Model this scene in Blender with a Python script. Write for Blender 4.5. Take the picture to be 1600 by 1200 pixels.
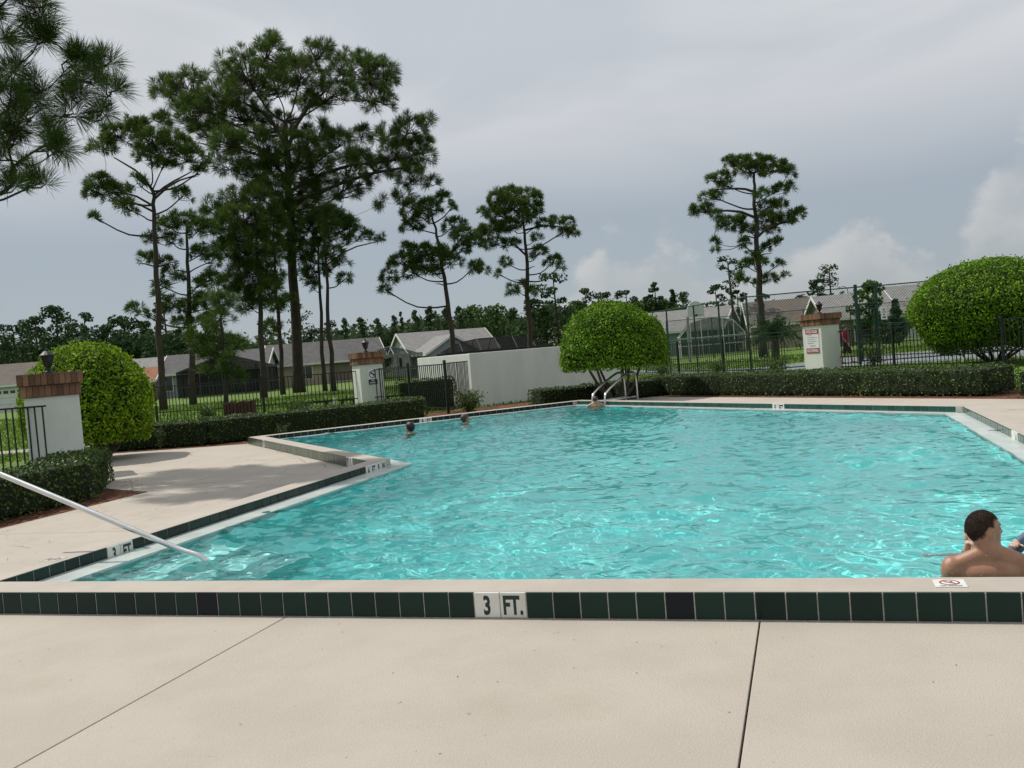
import bpy, bmesh, math, random
import numpy as np
from mathutils import Vector, Matrix

S = bpy.context.scene
COL = S.collection
for _o in list(bpy.data.objects):
    bpy.data.objects.remove(_o, do_unlink=True)
R = random.Random(7)
RN = np.random.default_rng(11)

# ------------------------------------------------------------------ camera
FPX, ROLL, PITCH, EYE, YAW = 1450.0, .0816, .0327, 1.529, .3063
fw = np.array([0, math.cos(PITCH), -math.sin(PITCH)])
up0 = np.array([0, math.sin(PITCH), math.cos(PITCH)])
rt0 = np.array([1., 0, 0])
rt = math.cos(ROLL) * rt0 - math.sin(ROLL) * up0
up = math.sin(ROLL) * rt0 + math.cos(ROLL) * up0
cam_d = bpy.data.cameras.new('camera')
cam = bpy.data.objects.new('camera', cam_d)
COL.objects.link(cam)
cam_d.sensor_width = 36.0
cam_d.lens = FPX / 1600 * 36
cam_d.clip_end = 3000
m = Matrix.Identity(4)
for i in range(3):
    m[i][0], m[i][1], m[i][2] = rt[i], up[i], -fw[i]
m[2][3] = EYE
cam.matrix_world = m
S.camera = cam

# ------------------------------------------------------------------ sun, sky, exposure
SUN_H = Vector((-.83, .55, 0)).normalized()
SUN_EL = math.radians(54)
to_sun = SUN_H * math.cos(SUN_EL) + Vector((0, 0, math.sin(SUN_EL)))
sun_d = bpy.data.lights.new('sun', 'SUN')
sun_d.energy = 3.6
sun_d.angle = math.radians(.53)
sun_d.color = (1, .95, .87)
sun = bpy.data.objects.new('sun', sun_d)
COL.objects.link(sun)
sun.rotation_euler = to_sun.to_track_quat('Z', 'Y').to_euler()
sun.location = (-20, 20, 40)
sun_d.cycles.is_caustics_light = True

S.view_settings.view_transform = 'Standard'
S.view_settings.look = 'None'
S.view_settings.gamma = 1
S.view_settings.exposure = 0
S.render.engine = 'CYCLES'
S.cycles.use_denoising = True
S.cycles.max_bounces = 10
S.cycles.transparent_max_bounces = 24
S.cycles.blur_glossy = .3

world = bpy.data.worlds.new('World')
S.world = world
world.use_nodes = True


class NT:
    """tiny helper for node trees"""
    def __init__(s, tree):
        s.t = tree

    def n(s, typ, **kw):
        nd = s.t.nodes.new(typ)
        for k, v in kw.items():
            setattr(nd, k, v)
        return nd

    def link(s, a, b):
        s.t.links.new(a, b)

    def put(s, sock, v):
        if isinstance(v, (int, float)):
            sock.default_value = v
        elif isinstance(v, tuple):
            sock.default_value = v if len(v) == len(sock.default_value) else v + (1,)
        else:
            s.link(v, sock)

    def math(s, op, a, b=0.0, c=0.0, clamp=False):
        nd = s.n('ShaderNodeMath', operation=op, use_clamp=clamp)
        for i, v in enumerate((a, b, c)):
            s.put(nd.inputs[i], v)
        return nd.outputs[0]

    def mix(s, f, a, b):
        nd = s.n('ShaderNodeMix', data_type='RGBA')
        s.put(nd.inputs[0], f)
        s.put(nd.inputs[6], a)
        s.put(nd.inputs[7], b)
        return nd.outputs[2]

    def noise(s, vec, scale, detail=4, rough=.55, dist=0):
        nd = s.n('ShaderNodeTexNoise')
        if vec is not None:
            s.link(vec, nd.inputs['Vector'])
        nd.inputs['Scale'].default_value = scale
        nd.inputs['Detail'].default_value = detail
        nd.inputs['Roughness'].default_value = rough
        nd.inputs['Distortion'].default_value = dist
        return nd.outputs['Fac']

    def step(s, v, lo, hi, smooth=True):
        nd = s.n('ShaderNodeMapRange', interpolation_type='SMOOTHSTEP' if smooth else 'LINEAR')
        s.put(nd.inputs[0], v)
        nd.inputs[1].default_value = lo
        nd.inputs[2].default_value = hi
        return nd.outputs[0]

    def ramp(s, v, stops):
        nd = s.n('ShaderNodeValToRGB')
        s.put(nd.inputs[0], v)
        el = nd.color_ramp.elements
        while len(el) < len(stops):
            el.new(.5)
        for e, (p, c) in zip(el, stops):
            e.position = p
            e.color = c + (1,)
        return nd.outputs[0]

    def xyz(s, x, y, z):
        nd = s.n('ShaderNodeCombineXYZ')
        for i, v in enumerate((x, y, z)):
            s.put(nd.inputs[i], v)
        return nd.outputs[0]


def build_sky():
    w = NT(world.node_tree)
    world.node_tree.nodes.clear()
    out = w.n('ShaderNodeOutputWorld')
    sky = w.n('ShaderNodeTexSky', sky_type='NISHITA')
    sky.sun_disc = False
    sky.sun_elevation = SUN_EL
    sky.sun_rotation = math.atan2(SUN_H.x, SUN_H.y)
    sky.air_density = 1.2
    sky.dust_density = 2.0
    bg1 = w.n('ShaderNodeBackground')
    bg1.inputs[1].default_value = .08
    w.link(sky.outputs[0], bg1.inputs[0])
    tc = w.n('ShaderNodeTexCoord')
    sep = w.n('ShaderNodeSeparateXYZ')
    w.link(tc.outputs['Generated'], sep.inputs[0])
    x, y, z = sep.outputs
    az = w.math('ARCTAN2', x, y)
    el = w.math('ARCSINE', z)
    # high thin overcast veil, brighter higher up, bluer gap below
    base = w.ramp(w.math('MULTIPLY', el, 1.6), [(0, (.47, .51, .53)), (.10, (.40, .465, .52)), (.22, (.38, .44, .51)), (.36, (.54, .565, .605)), (.52, (.71, .735, .755)), (1, (.62, .65, .68))])
    v1 = w.xyz(w.math('MULTIPLY', az, 1.0), w.math('MULTIPLY', el, 2.4), 1.7)
    n1 = w.noise(v1, 2.6, 5, .5, .6)
    veil = w.mix(w.step(n1, .36, .66), (.49, .53, .585), (.80, .805, .825))
    n1b = w.noise(v1, 1.25, 3, .5, .3)
    base = w.mix(w.math('MULTIPLY', w.step(el, .10, .34), .6), base, veil)
    base = w.mix(w.math('MULTIPLY', w.step(n1b, .52, .72), .25), base, (.26, .30, .33))
    # cumulus bank along the horizon
    v2 = w.xyz(w.math('MULTIPLY', az, 1.0), w.math('MULTIPLY', el, 1.25), .35)
    n2 = w.noise(v2, 14, 7, .58, .25)
    n3 = w.noise(v2, 3.2, 2, .5)

    def bump(c, wd, a):
        q = w.math('DIVIDE', w.math('SUBTRACT', az, c), wd)
        return w.math('MULTIPLY', w.math('EXPONENT', w.math('MULTIPLY', w.math('MULTIPLY', q, q), -1)), a)
    top = w.math('ADD', bump(.375, .05, .105), bump(.53, .085, .165))
    for bp_ in ((.11, .05, .100), (.185, .04, .098), (.29, .05, .070), (-.55, .2, .08), (1.2, .3, .12)):
        top = w.math('ADD', top, bump(*bp_))
    top = w.math('ADD', top, w.math('MULTIPLY', w.math('SUBTRACT', n3, .34), .16))
    dens = w.math('ADD', w.math('SUBTRACT', top, el), w.math('MULTIPLY', w.math('SUBTRACT', n2, .5), .14))
    mask = w.step(dens, .010, .040)
    shade = w.step(w.math('ADD', w.math('MULTIPLY', w.math('SUBTRACT', n2, .45), 1.6), w.math('MULTIPLY', dens, -3.0)), -.36, .30)
    ccol = w.mix(shade, (.45, .485, .515), (.70, .685, .67))
    ccol = w.mix(w.step(el, .09, .0), ccol, (.43, .465, .485))
    col = w.mix(w.math('MULTIPLY', mask, .66), base, ccol)
    bg2 = w.n('ShaderNodeBackground')
    w.link(col, bg2.inputs[0])
    ms = w.n('ShaderNodeMixShader')
    ms.inputs[0].default_value = .90
    w.link(bg1.outputs[0], ms.inputs[1])
    w.link(bg2.outputs[0], ms.inputs[2])
    w.link(ms.outputs[0], out.inputs[0])


build_sky()


# ------------------------------------------------------------------ placing helpers
def ray(px, py):
    return fw + rt * (px - 800) / FPX - up * (py - 600) / FPX


def G(px, py, z=0.0):
    d = ray(px, py)
    return Vector(np.array([0, 0, EYE]) + d * ((z - EYE) / d[2]))


def Q(px, py, y):
    d = ray(px, py)
    return Vector(np.array([0, 0, EYE]) + d * (y / d[1]))


def hor(px):
    return 552.6 - .0818 * (px - 800)


def ground_at(px, y):
    p = Q(px, hor(px) + 40, y)
    return Vector((p.x, y, 0))


PU = Vector((math.cos(YAW), -math.sin(YAW), 0))
PV = Vector((math.sin(YAW), math.cos(YAW), 0))


def UV(u, v, z=0.0):
    return PU * u + PV * v + Vector((0, 0, z))


def to_uv(p):
    return Vector((p.dot(PU), p.dot(PV), p.z))


# ------------------------------------------------------------------ mesh helpers
ORG = {}


def origin_of(o):
    return ORG.get(o.name, Vector((0, 0, 0))) if o else Vector((0, 0, 0))


def tag(o, label=None, cat=None, group=None, kind=None):
    if label:
        o['label'] = label
    if cat:
        o['category'] = cat
    if group:
        o['group'] = group
    if kind:
        o['kind'] = kind
    return o


def empty(name, loc, parent=None):
    o = bpy.data.objects.new(name, None)
    COL.objects.link(o)
    loc = Vector(loc)
    o.empty_display_size = .2
    if parent:
        o.parent = parent
        o.location = loc - origin_of(parent)
    else:
        o.location = loc
    ORG[o.name] = loc
    return o


def place(name, me, loc, parent=None, rot=None, scale=None):
    """link a mesh datablock at a world location"""
    o = bpy.data.objects.new(name, me)
    COL.objects.link(o)
    loc = Vector(loc)
    if parent:
        o.parent = parent
        o.location = loc - origin_of(parent)
    else:
        o.location = loc
    if rot is not None:
        o.rotation_euler = rot
    if scale is not None:
        o.scale = scale
    ORG[o.name] = loc
    return o


def fast_mesh(name, v, f, mat=None, smooth=False):
    """v (n,3), f (m,k) equal-sided faces"""
    v = np.asarray(v, np.float32)
    f = np.asarray(f, np.int32)
    me = bpy.data.meshes.new(name)
    me.vertices.add(len(v))
    me.vertices.foreach_set('co', v.ravel())
    me.loops.add(f.size)
    me.loops.foreach_set('vertex_index', f.ravel())
    me.polygons.add(len(f))
    me.polygons.foreach_set('loop_start', np.arange(0, f.size, f.shape[1], dtype=np.int32))
    if smooth:
        me.polygons.foreach_set('use_smooth', np.ones(len(f), bool))
    me.update(calc_edges=True)
    if mat:
        me.materials.append(mat)
    return me


class MB:
    def __init__(s):
        s.v, s.f = [], []

    def add(s, vs, fs):
        b = len(s.v)
        s.v += [Vector(p) for p in vs]
        s.f += [tuple(b + i for i in q) for q in fs]
        return s

    def box(s, c, size, rz=0.0, axes=None):
        c = Vector(c)
        hx, hy, hz = size[0] / 2, size[1] / 2, size[2] / 2
        if axes is None:
            ax = Vector((math.cos(rz), math.sin(rz), 0))
            ay = Vector((-math.sin(rz), math.cos(rz), 0))
            az = Vector((0, 0, 1))
        else:
            ax, ay, az = axes
        vs = [c + ax * (hx * i) + ay * (hy * j) + az * (hz * k) for k in (-1, 1) for j in (-1, 1) for i in (-1, 1)]
        return s.add(vs, [(0, 2, 3, 1), (4, 5, 7, 6), (0, 1, 5, 4), (2, 6, 7, 3), (1, 3, 7, 5), (0, 4, 6, 2)])

    def bar(s, a, b, w, h=None):
        a, b = Vector(a), Vector(b)
        h = h or w
        d = (b - a)
        L = d.length
        d.normalize()
        sx = d.cross(Vector((0, 0, 1)))
        if sx.length < 1e-4:
            sx = Vector((1, 0, 0))
        sx.normalize()
        sz = sx.cross(d)
        return s.box((a + b) / 2, (L, w, h), axes=(d, sx, sz))

    def tube(s, pts, rad, n=8, cap=True):
        pts = [Vector(p) for p in pts]
        if isinstance(rad, (int, float)):
            rad = [rad] * len(pts)
        b = len(s.v)
        ref = None
        for i, p in enumerate(pts):
            t = (pts[min(i + 1, len(pts) - 1)] - pts[max(i - 1, 0)])
            t.normalize()
            if ref is None:
                ref = t.cross(Vector((0, 0, 1)))
                if ref.length < 1e-3:
                    ref = Vector((1, 0, 0))
            ref = ref - t * ref.dot(t)
            ref.normalize()
            bi = t.cross(ref)
            for k in range(n):
                a = 2 * math.pi * k / n
                s.v.append(p + (ref * math.cos(a) + bi * math.sin(a)) * rad[i])
        for i in range(len(pts) - 1):
            for k in range(n):
                k2 = (k + 1) % n
                s.f.append((b + i * n + k, b + i * n + k2, b + (i + 1) * n + k2, b + (i + 1) * n + k))
        if cap:
            s.f.append(tuple(b + k for k in range(n))[::-1])
            s.f.append(tuple(b + (len(pts) - 1) * n + k for k in range(n)))
        return s

    def lathe(s, c, prof, n=16):
        c = Vector(c)
        b = len(s.v)
        for r, z in prof:
            for k in range(n):
                a = 2 * math.pi * k / n
                s.v.append(c + Vector((r * math.cos(a), r * math.sin(a), z)))
        for i in range(len(prof) - 1):
            for k in range(n):
                k2 = (k + 1) % n
                s.f.append((b + i * n + k, b + i * n + k2, b + (i + 1) * n + k2, b + (i + 1) * n + k))
        s.f.append(tuple(b + k for k in range(n))[::-1])
        s.f.append(tuple(b + (len(prof) - 1) * n + k for k in range(n)))
        return s

    def prism(s, poly, z0, z1):
        n = len(poly)
        vs = [Vector((p[0], p[1], z0)) for p in poly] + [Vector((p[0], p[1], z1)) for p in poly]
        fs = [tuple(range(n))[::-1], tuple(range(n, 2 * n))] + [(i, (i + 1) % n, n + (i + 1) % n, n + i) for i in range(n)]
        return s.add(vs, fs)

    def ball(s, c, r, n=10, mrings=8, axes=None):
        c = Vector(c)
        if isinstance(r, (int, float)):
            r = (r, r, r)
        ax = axes or (Vector((1, 0, 0)), Vector((0, 1, 0)), Vector((0, 0, 1)))
        b = len(s.v)
        for i in range(1, mrings):
            t = math.pi * i / mrings
            for k in range(n):
                a = 2 * math.pi * k / n
                s.v.append(c + ax[0] * (r[0] * math.sin(t) * math.cos(a)) + ax[1] * (r[1] * math.sin(t) * math.sin(a)) + ax[2] * (r[2] * math.cos(t)))
        s.v.append(c + ax[2] * r[2])
        s.v.append(c - ax[2] * r[2])
        tp, bt = len(s.v) - 2, len(s.v) - 1
        for i in range(mrings - 2):
            for k in range(n):
                k2 = (k + 1) % n
                s.f.append((b + i * n + k, b + (i + 1) * n + k, b + (i + 1) * n + k2, b + i * n + k2))
        for k in range(n):
            k2 = (k + 1) % n
            s.f.append((tp, b + k, b + k2))
            s.f.append((bt, b + (mrings - 2) * n + k2, b + (mrings - 2) * n + k))
        return s

    def cone(s, a, b, ra, rb, n=10):
        """tapered capsule"""
        a, b = Vector(a), Vector(b)
        d = (b - a).normalized()
        pts, rr = [], []
        for t in (-1, -.85, -.5, 0):
            pts.append(a + d * (ra * t))
            rr.append(ra * math.sqrt(max(0.0001, 1 - t * t)))
        for t in (0, .5, .85, 1):
            pts.append(b + d * (rb * t))
            rr.append(rb * math.sqrt(max(0.0001, 1 - t * t)))
        return s.tube(pts, rr, n)

    def mesh(s, name, mat=None, smooth=False, org=(0, 0, 0), bevel=0):
        org = Vector(org)
        me = bpy.data.meshes.new(name)
        me.from_pydata([p - org for p in s.v], [], s.f)
        if bevel:
            bm = bmesh.new()
            bm.from_mesh(me)
            es = [e for e in bm.edges if e.is_manifold and e.calc_face_angle(0) > .5]
            bmesh.ops.bevel(bm, geom=es, offset=bevel, segments=2, affect='EDGES', profile=.6)
            bm.to_mesh(me)
            bm.free()
        if smooth:
            me.polygons.foreach_set('use_smooth', [True] * len(me.polygons))
        me.update()
        if mat:
            me.materials.append(mat)
        return me

    def build(s, name, mat=None, parent=None, smooth=False, loc=None, bevel=0):
        """verts are world coordinates"""
        loc = Vector(loc) if loc is not None else (origin_of(parent) if parent else Vector((0, 0, 0)))
        return place(name, s.mesh(name, mat, smooth, loc, bevel), loc, parent)


def poly_sheet(name, outer, holes, z, mat):
    """flat polygon with holes"""
    bm = bmesh.new()
    es = []
    for lp in [outer] + holes:
        vs = [bm.verts.new((p[0], p[1], z(p) if callable(z) else z)) for p in lp]
        for i in range(len(vs)):
            es.append(bm.edges.new((vs[i], vs[(i + 1) % len(vs)])))
    bmesh.ops.triangle_fill(bm, use_beauty=True, use_dissolve=False, edges=es, normal=(0, 0, 1))
    for f in bm.faces:
        if f.normal.z < 0:
            f.normal_flip()
    me = bpy.data.meshes.new(name)
    bm.to_mesh(me)
    bm.free()
    if mat:
        me.materials.append(mat)
    return place(name, me, (0, 0, 0))


# ------------------------------------------------------------------ materials
def pmat(name, c1, c2=None, scale=4.0, rough=.7, rough2=None, bump=0.0, bscale=None, spec=.4, metal=0.0, detail=5, lo=.35, hi=.65,
         c3=None, s3=30.0, lo3=.55, hi3=.75, coord='Object', subs=0, stretch=None, dist=0.0, island=0.0, trans=0.0, specks=False, orand=0.0):
    mt = bpy.data.materials.new(name)
    mt.use_nodes = True
    t = NT(mt.node_tree)
    b = mt.node_tree.nodes['Principled BSDF']
    b.inputs['Roughness'].default_value = rough
    b.inputs['Metallic'].default_value = metal
    b.inputs['Specular IOR Level'].default_value = spec
    tc = t.n('ShaderNodeTexCoord')
    vec = tc.outputs[coord]
    if stretch:
        mp = t.n('ShaderNodeMapping')
        mp.inputs['Scale'].default_value = stretch
        t.link(vec, mp.inputs[0])
        vec = mp.outputs[0]
    c2 = c2 or c1
    nz = t.noise(vec, scale, detail, .6, dist)
    col = t.mix(t.step(nz, lo, hi), c1, c2)
    if c3:
        col = t.mix(t.step(t.noise(vec, s3, 4, .6), lo3, hi3), col, c3)
    if specks:
        grain = t.step(t.noise(vec, 95, 2, .5), .30, .72)
        col = t.mix(t.math('MULTIPLY', grain, .16), col, (.62, .56, .46))
        col = t.mix(t.math('MULTIPLY', t.step(t.noise(vec, 26, 2, .4), .74, .78), .5), col, (.20, .17, .13))
        col = t.mix(t.math('MULTIPLY', t.step(t.noise(vec, 2.3, 6, .7), .60, .80), .30), col, (.33, .29, .235))
    if orand:
        oi = t.n('ShaderNodeObjectInfo')
        hs = t.n('ShaderNodeHueSaturation')
        t.link(col, hs.inputs['Color'])
        t.link(t.math('ADD', t.math('MULTIPLY', oi.outputs['Random'], 2 * orand), 1 - orand), hs.inputs['Value'])
        col = hs.outputs[0]
    if island:
        gi = t.n('ShaderNodeNewGeometry')
        k = t.math('ADD', t.math('MULTIPLY', gi.outputs['Random Per Island'], 2 * island), 1 - island)
        hs = t.n('ShaderNodeHueSaturation')
        t.link(col, hs.inputs['Color'])
        t.link(k, hs.inputs['Value'])
        col = hs.outputs[0]
    t.link(col, b.inputs['Base Color'])
    if rough2 is not None:
        t.link(t.math('ADD', t.math('MULTIPLY', nz, rough2 - rough), rough), b.inputs['Roughness'])
    if bump:
        bn = t.n('ShaderNodeBump')
        bn.inputs['Strength'].default_value = bump
        bn.inputs['Distance'].default_value = .02
        t.link(t.noise(vec, bscale or scale * 6, 6, .65), bn.inputs['Height'])
        t.link(bn.outputs[0], b.inputs['Normal'])
    if subs:
        b.inputs['Subsurface Weight'].default_value = subs
        b.inputs['Subsurface Radius'].default_value = (.012, .005, .003)
    if trans:
        out = mt.node_tree.nodes['Material Output']
        tl = t.n('ShaderNodeBsdfTranslucent')
        t.link(col, tl.inputs[0])
        ms = t.n('ShaderNodeMixShader')
        ms.inputs[0].default_value = trans
        t.link(b.outputs[0], ms.inputs[1])
        t.link(tl.outputs[0], ms.inputs[2])
        t.link(ms.outputs[0], out.inputs[0])
    return mt


M = {}
M['deck'] = pmat('deck_concrete', (.445, .400, .340), (.405, .364, .308), 1.4, .82, bump=.45, bscale=110, c3=(.37, .33, .27), s3=.8, lo3=.54, hi3=.82, detail=10, specks=True)
M['deck2'] = pmat('coping_concrete', (.445, .403, .345), (.40, .362, .312), 2.5, .75, bump=.3, bscale=130, c3=(.40, .36, .30), s3=1.3, lo3=.6, hi3=.8)
M['grout'] = pmat('grout', (.50, .48, .42), (.36, .35, .31), 30, .9)
M['joint'] = pmat('joint_dirt', (.05, .045, .04), (.09, .08, .06), 12, .95)
M['tile'] = pmat('green_tile', (.006, .024, .019), (.009, .031, .024), 3, .16, rough2=.26, spec=.22, orand=.28)
M['tile_lit_pale'] = pmat('green_tile_lit_pale', (.050, .085, .060), (.070, .105, .075), 5, .28, spec=.5, orand=.28)  # same green tile, base colour lightened to show sun on the step face
M['tile_lit'] = pmat('green_tile_lit', (.014, .060, .045), (.020, .075, .055), 4, .15, spec=.55, orand=.28)  # green tile with sunlight painted into its colour, for back-right and right edges
M['navy'] = pmat('navy_tile', (.004, .008, .014), (.005, .010, .017), 3, .16, spec=.22)
M['white_tile'] = pmat('white_tile', (.74, .73, .68), (.66, .65, .60), 6, .22, orand=.06)
M['ink'] = pmat('dark_green_ink', (.01, .035, .03), None, 4, .35)
M['black_ink'] = pmat('black_ink', (.012, .012, .014), None, 4, .4)
M['red_ink'] = pmat('red_ink', (.36, .02, .035), (.30, .02, .03), 4, .4)
M['navy_ink'] = pmat('navy_ink', (.012, .018, .07), None, 4, .4)
M['grey_ink'] = pmat('grey_ink', (.22, .22, .22), None, 4, .5)
M['sign'] = pmat('sign_white', (.78, .78, .80), (.72, .72, .74), 6, .4)
M['plaster'] = pmat('pool_plaster', (.25, .82, .80), (.29, .86, .84), 1.2, .8, c3=(.22, .77, .755), s3=.5)
M['ledge'] = pmat('pool_ledge', (.42, .48, .455), (.52, .57, .54), 3, .35, c3=(.40, .46, .43), s3=8)
M['step'] = pmat('pool_step_plaster', (.40, .68, .67), (.46, .72, .70), 3, .6)
M['stucco'] = pmat('white_stucco', (.68, .705, .66), (.62, .645, .60), 1.5, .85, bump=.5, bscale=60, stretch=(1, 1, .3), c3=(.36, .38, .34), s3=2.2, lo3=.6, hi3=.85)
M['brick'] = pmat('cap_brick', (.175, .090, .055), (.25, .135, .078), 5, .85, bump=.4, bscale=60, c3=(.16, .07, .05), s3=9, orand=.35)
M['brick2'] = pmat('cap_brick_dark', (.13, .068, .048), (.19, .095, .06), 6, .85, bump=.4, bscale=60, c3=(.13, .07, .055), s3=9, orand=.35)
M['mortar'] = pmat('mortar', (.28, .22, .17), (.20, .16, .13), 20, .95)
M['fence'] = pmat('black_fence', (.006, .010, .008), (.010, .014, .012), 8, .5, spec=.4)
M['courtgreen'] = pmat('court_green_steel', (.010, .045, .030), (.015, .055, .038), 6, .5)
M['steel'] = pmat('stainless', (.74, .74, .73), (.66, .66, .65), 8, .26, metal=1.0)
M['lawn'] = pmat('lawn_ground', (.115, .20, .024), (.085, .155, .018), .6, .95, bump=.8, bscale=40, c3=(.16, .17, .05), s3=.22, lo3=.5, hi3=.75, detail=8)
M['blade'] = pmat('grass_blades', (.095, .185, .018), (.14, .225, .03), .5, .7, island=.3, trans=.3, spec=.12)
M['mulch'] = pmat('mulch', (.16, .062, .03), (.085, .035, .018), 14, .95, bump=1, bscale=60, c3=(.22, .10, .05), s3=30)
M['chip'] = pmat('bark_chips', (.20, .080, .038), (.11, .045, .022), 3, .9, island=.45)
M['asphalt'] = pmat('court_asphalt', (.20, .22, .23), (.16, .18, .19), .8, .9, bump=.2, bscale=60)
M['walk'] = pmat('walk_concrete', (.33, .31, .28), (.28, .26, .24), 1.5, .9)
M['bark'] = pmat('pine_bark', (.034, .028, .023), (.060, .046, .037), 5, .95, bump=1, bscale=18, stretch=(1, 1, .3), c3=(.03, .022, .018), s3=9)
M['needle'] = pmat('pine_needles', (.052, .098, .017), (.092, .142, .028), .8, .5, island=.4, trans=.32, c3=(.12, .105, .04), s3=.55, lo3=.66, hi3=.78, spec=.15)
M['needle_near'] = pmat('pine_needles_near', (.050, .096, .020), (.088, .138, .030), 1.5, .5, island=.4, trans=.30, c3=(.11, .11, .045), s3=.9, lo3=.66, hi3=.8, spec=.15)
M['farleaf'] = pmat('far_pine_foliage', (.032, .068, .024), (.052, .092, .032), .2, .7, island=.4, trans=.25, spec=.12)
M['cypress'] = pmat('cypress_foliage', (.055, .092, .040), (.080, .120, .052), .2, .75, island=.35, trans=.28, spec=.12)
M['broad'] = pmat('broadleaf_foliage', (.045, .090, .024), (.085, .14, .034), .5, .6, island=.4, trans=.3, spec=.12)
M['bush'] = pmat('bush_leaves', (.080, .180, .008), (.165, .295, .014), 3.0, .55, island=.6, trans=.28, spec=.16)
M['bush_lime'] = pmat('lime_bush_leaves', (.115, .225, .008), (.235, .360, .014), 3.0, .55, island=.6, trans=.30, spec=.16)
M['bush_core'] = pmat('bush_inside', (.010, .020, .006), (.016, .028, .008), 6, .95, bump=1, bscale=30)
M['hedge'] = pmat('hedge_leaves', (.042, .086, .013), (.074, .122, .019), 1.5, .5, island=.6, trans=.16, spec=.22, c3=(.11, .14, .035), s3=3.0, lo3=.58, hi3=.72)
M['shrub'] = pmat('shrub_leaves', (.045, .090, .020), (.080, .13, .030), 2, .45, island=.4, trans=.2, spec=.12)
M['twig'] = pmat('shrub_stems', (.09, .075, .055), (.13, .11, .08), 10, .9)
M['roof_grey'] = pmat('shingle_grey', (.085, .085, .087), (.115, .113, .112), 2, .95, bump=.6, bscale=12)
M['roof_lt'] = pmat('shingle_light', (.20, .197, .192), (.245, .24, .232), 2, .95, bump=.5, bscale=12)
M['roof_tan'] = pmat('shingle_tan', (.115, .10, .086), (.145, .125, .106), 2, .95, bump=.5, bscale=12)
M['roof_rust'] = pmat('shingle_rust', (.30, .14, .07), (.25, .12, .065), 2, .95)
M['wall_tan'] = pmat('wall_tan', (.42, .36, .27), (.38, .33, .25), 1, .9)
M['wall_grey'] = pmat('wall_bluegrey', (.34, .37, .38), (.30, .33, .34), 1, .9)
M['wall_white'] = pmat('wall_white', (.60, .60, .57), (.55, .55, .52), 1, .9)
M['wall_teal'] = pmat('wall_teal', (.22, .29, .26), (.20, .26, .24), 1, .9)
M['wall_brown'] = pmat('wall_brown', (.20, .165, .13), (.17, .14, .11), 1, .9)
M['trim'] = pmat('white_trim', (.74, .74, .72), (.68, .68, .66), 3, .6)
M['dark_trim'] = pmat('bronze_trim', (.035, .033, .03), (.05, .047, .042), 3, .5)
M['glass'] = pmat('window_glass', (.02, .025, .03), (.03, .035, .04), 2, .06, spec=.6)
M['lamp_black'] = pmat('lantern_black', (.010, .010, .011), (.018, .017, .017), 8, .45)
M['lamp_glass'] = pmat('lantern_glass', (.018, .018, .017), None, 8, .15)
M['planter'] = pmat('planter_brick', (.075, .038, .028), (.055, .03, .022), 8, .9, bump=.4)
M['skin_tan'] = pmat('skin_tan', (.39, .195, .112), (.33, .158, .09), 14, .30, rough2=.45, spec=.6, subs=.12, bump=.2, bscale=220, c3=(.25, .115, .066), s3=5)
M['skin_light'] = pmat('skin_light', (.60, .40, .30), (.55, .35, .26), 9, .45, subs=.12)
M['skin_mid'] = pmat('skin_mid', (.46, .26, .17), (.42, .23, .15), 9, .4, subs=.12)
M['hair'] = pmat('short_hair', (.035, .020, .013), (.075, .042, .025), 90, .6, bump=.5, bscale=300)
M['hair_black'] = pmat('black_hair', (.008, .007, .007), (.014, .012, .011), 20, .35, bump=.4, bscale=120)
M['hair_brown'] = pmat('wet_brown_hair', (.055, .040, .032), (.085, .06, .045), 20, .4, bump=.4, bscale=120)
M['shirt_red'] = pmat('shirt_red', (.28, .02, .05), (.22, .02, .06), 6, .9)
M['shirt_purple'] = pmat('shirt_purple', (.10, .03, .16), None, 6, .9)
M['shorts'] = pmat('dark_shorts', (.018, .014, .014), (.03, .024, .022), 6, .9)
M['rash'] = pmat('blue_swim_sleeve', (.11, .16, .22), (.09, .13, .19), 10, .6)
M['board'] = pmat('backboard_white', (.62, .65, .66), (.56, .59, .60), 2, .5)
M['pipe'] = pmat('galvanised_pipe', (.30, .32, .32), (.25, .27, .27), 4, .45, metal=.6)


def screen_mat(name, col, cover):
    mt = bpy.data.materials.new(name)
    mt.use_nodes = True
    t = NT(mt.node_tree)
    mt.node_tree.nodes.clear()
    out = t.n('ShaderNodeOutputMaterial')
    d = t.n('ShaderNodeBsdfDiffuse')
    d.inputs[0].default_value = col + (1,)
    tr = t.n('ShaderNodeBsdfTransparent')
    ms = t.n('ShaderNodeMixShader')
    tc = t.n('ShaderNodeTexCoord')
    nz = t.noise(tc.outputs['Object'], 1.5, 3)
    t.link(t.math('ADD', t.math('MULTIPLY', nz, .10), cover - .05), ms.inputs[0])
    t.link(tr.outputs[0], ms.inputs[1])
    t.link(d.outputs[0], ms.inputs[2])
    t.link(ms.outputs[0], out.inputs[0])
    return mt


M['screen'] = screen_mat('insect_screen', (.020, .020, .021), .66)
M['screen_lt'] = screen_mat('insect_screen_light', (.030, .032, .032), .48)
M['windscreen'] = screen_mat('court_mesh', (.010, .022, .017), .26)


def water_mat():
    mt = bpy.data.materials.new('pool_water')
    mt.use_nodes = True
    b = mt.node_tree.nodes['Principled BSDF']
    b.inputs['Base Color'].default_value = (.66, .985, .972, 1)
    b.inputs['Transmission Weight'].default_value = 1
    b.inputs['IOR'].default_value = 1.33
    b.inputs['Roughness'].default_value = 0
    return mt


M['water'] = water_mat()
M['water_drop'] = pmat('water_drop', (.55, .42, .34), None, 5, .03, spec=1.0)

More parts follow.
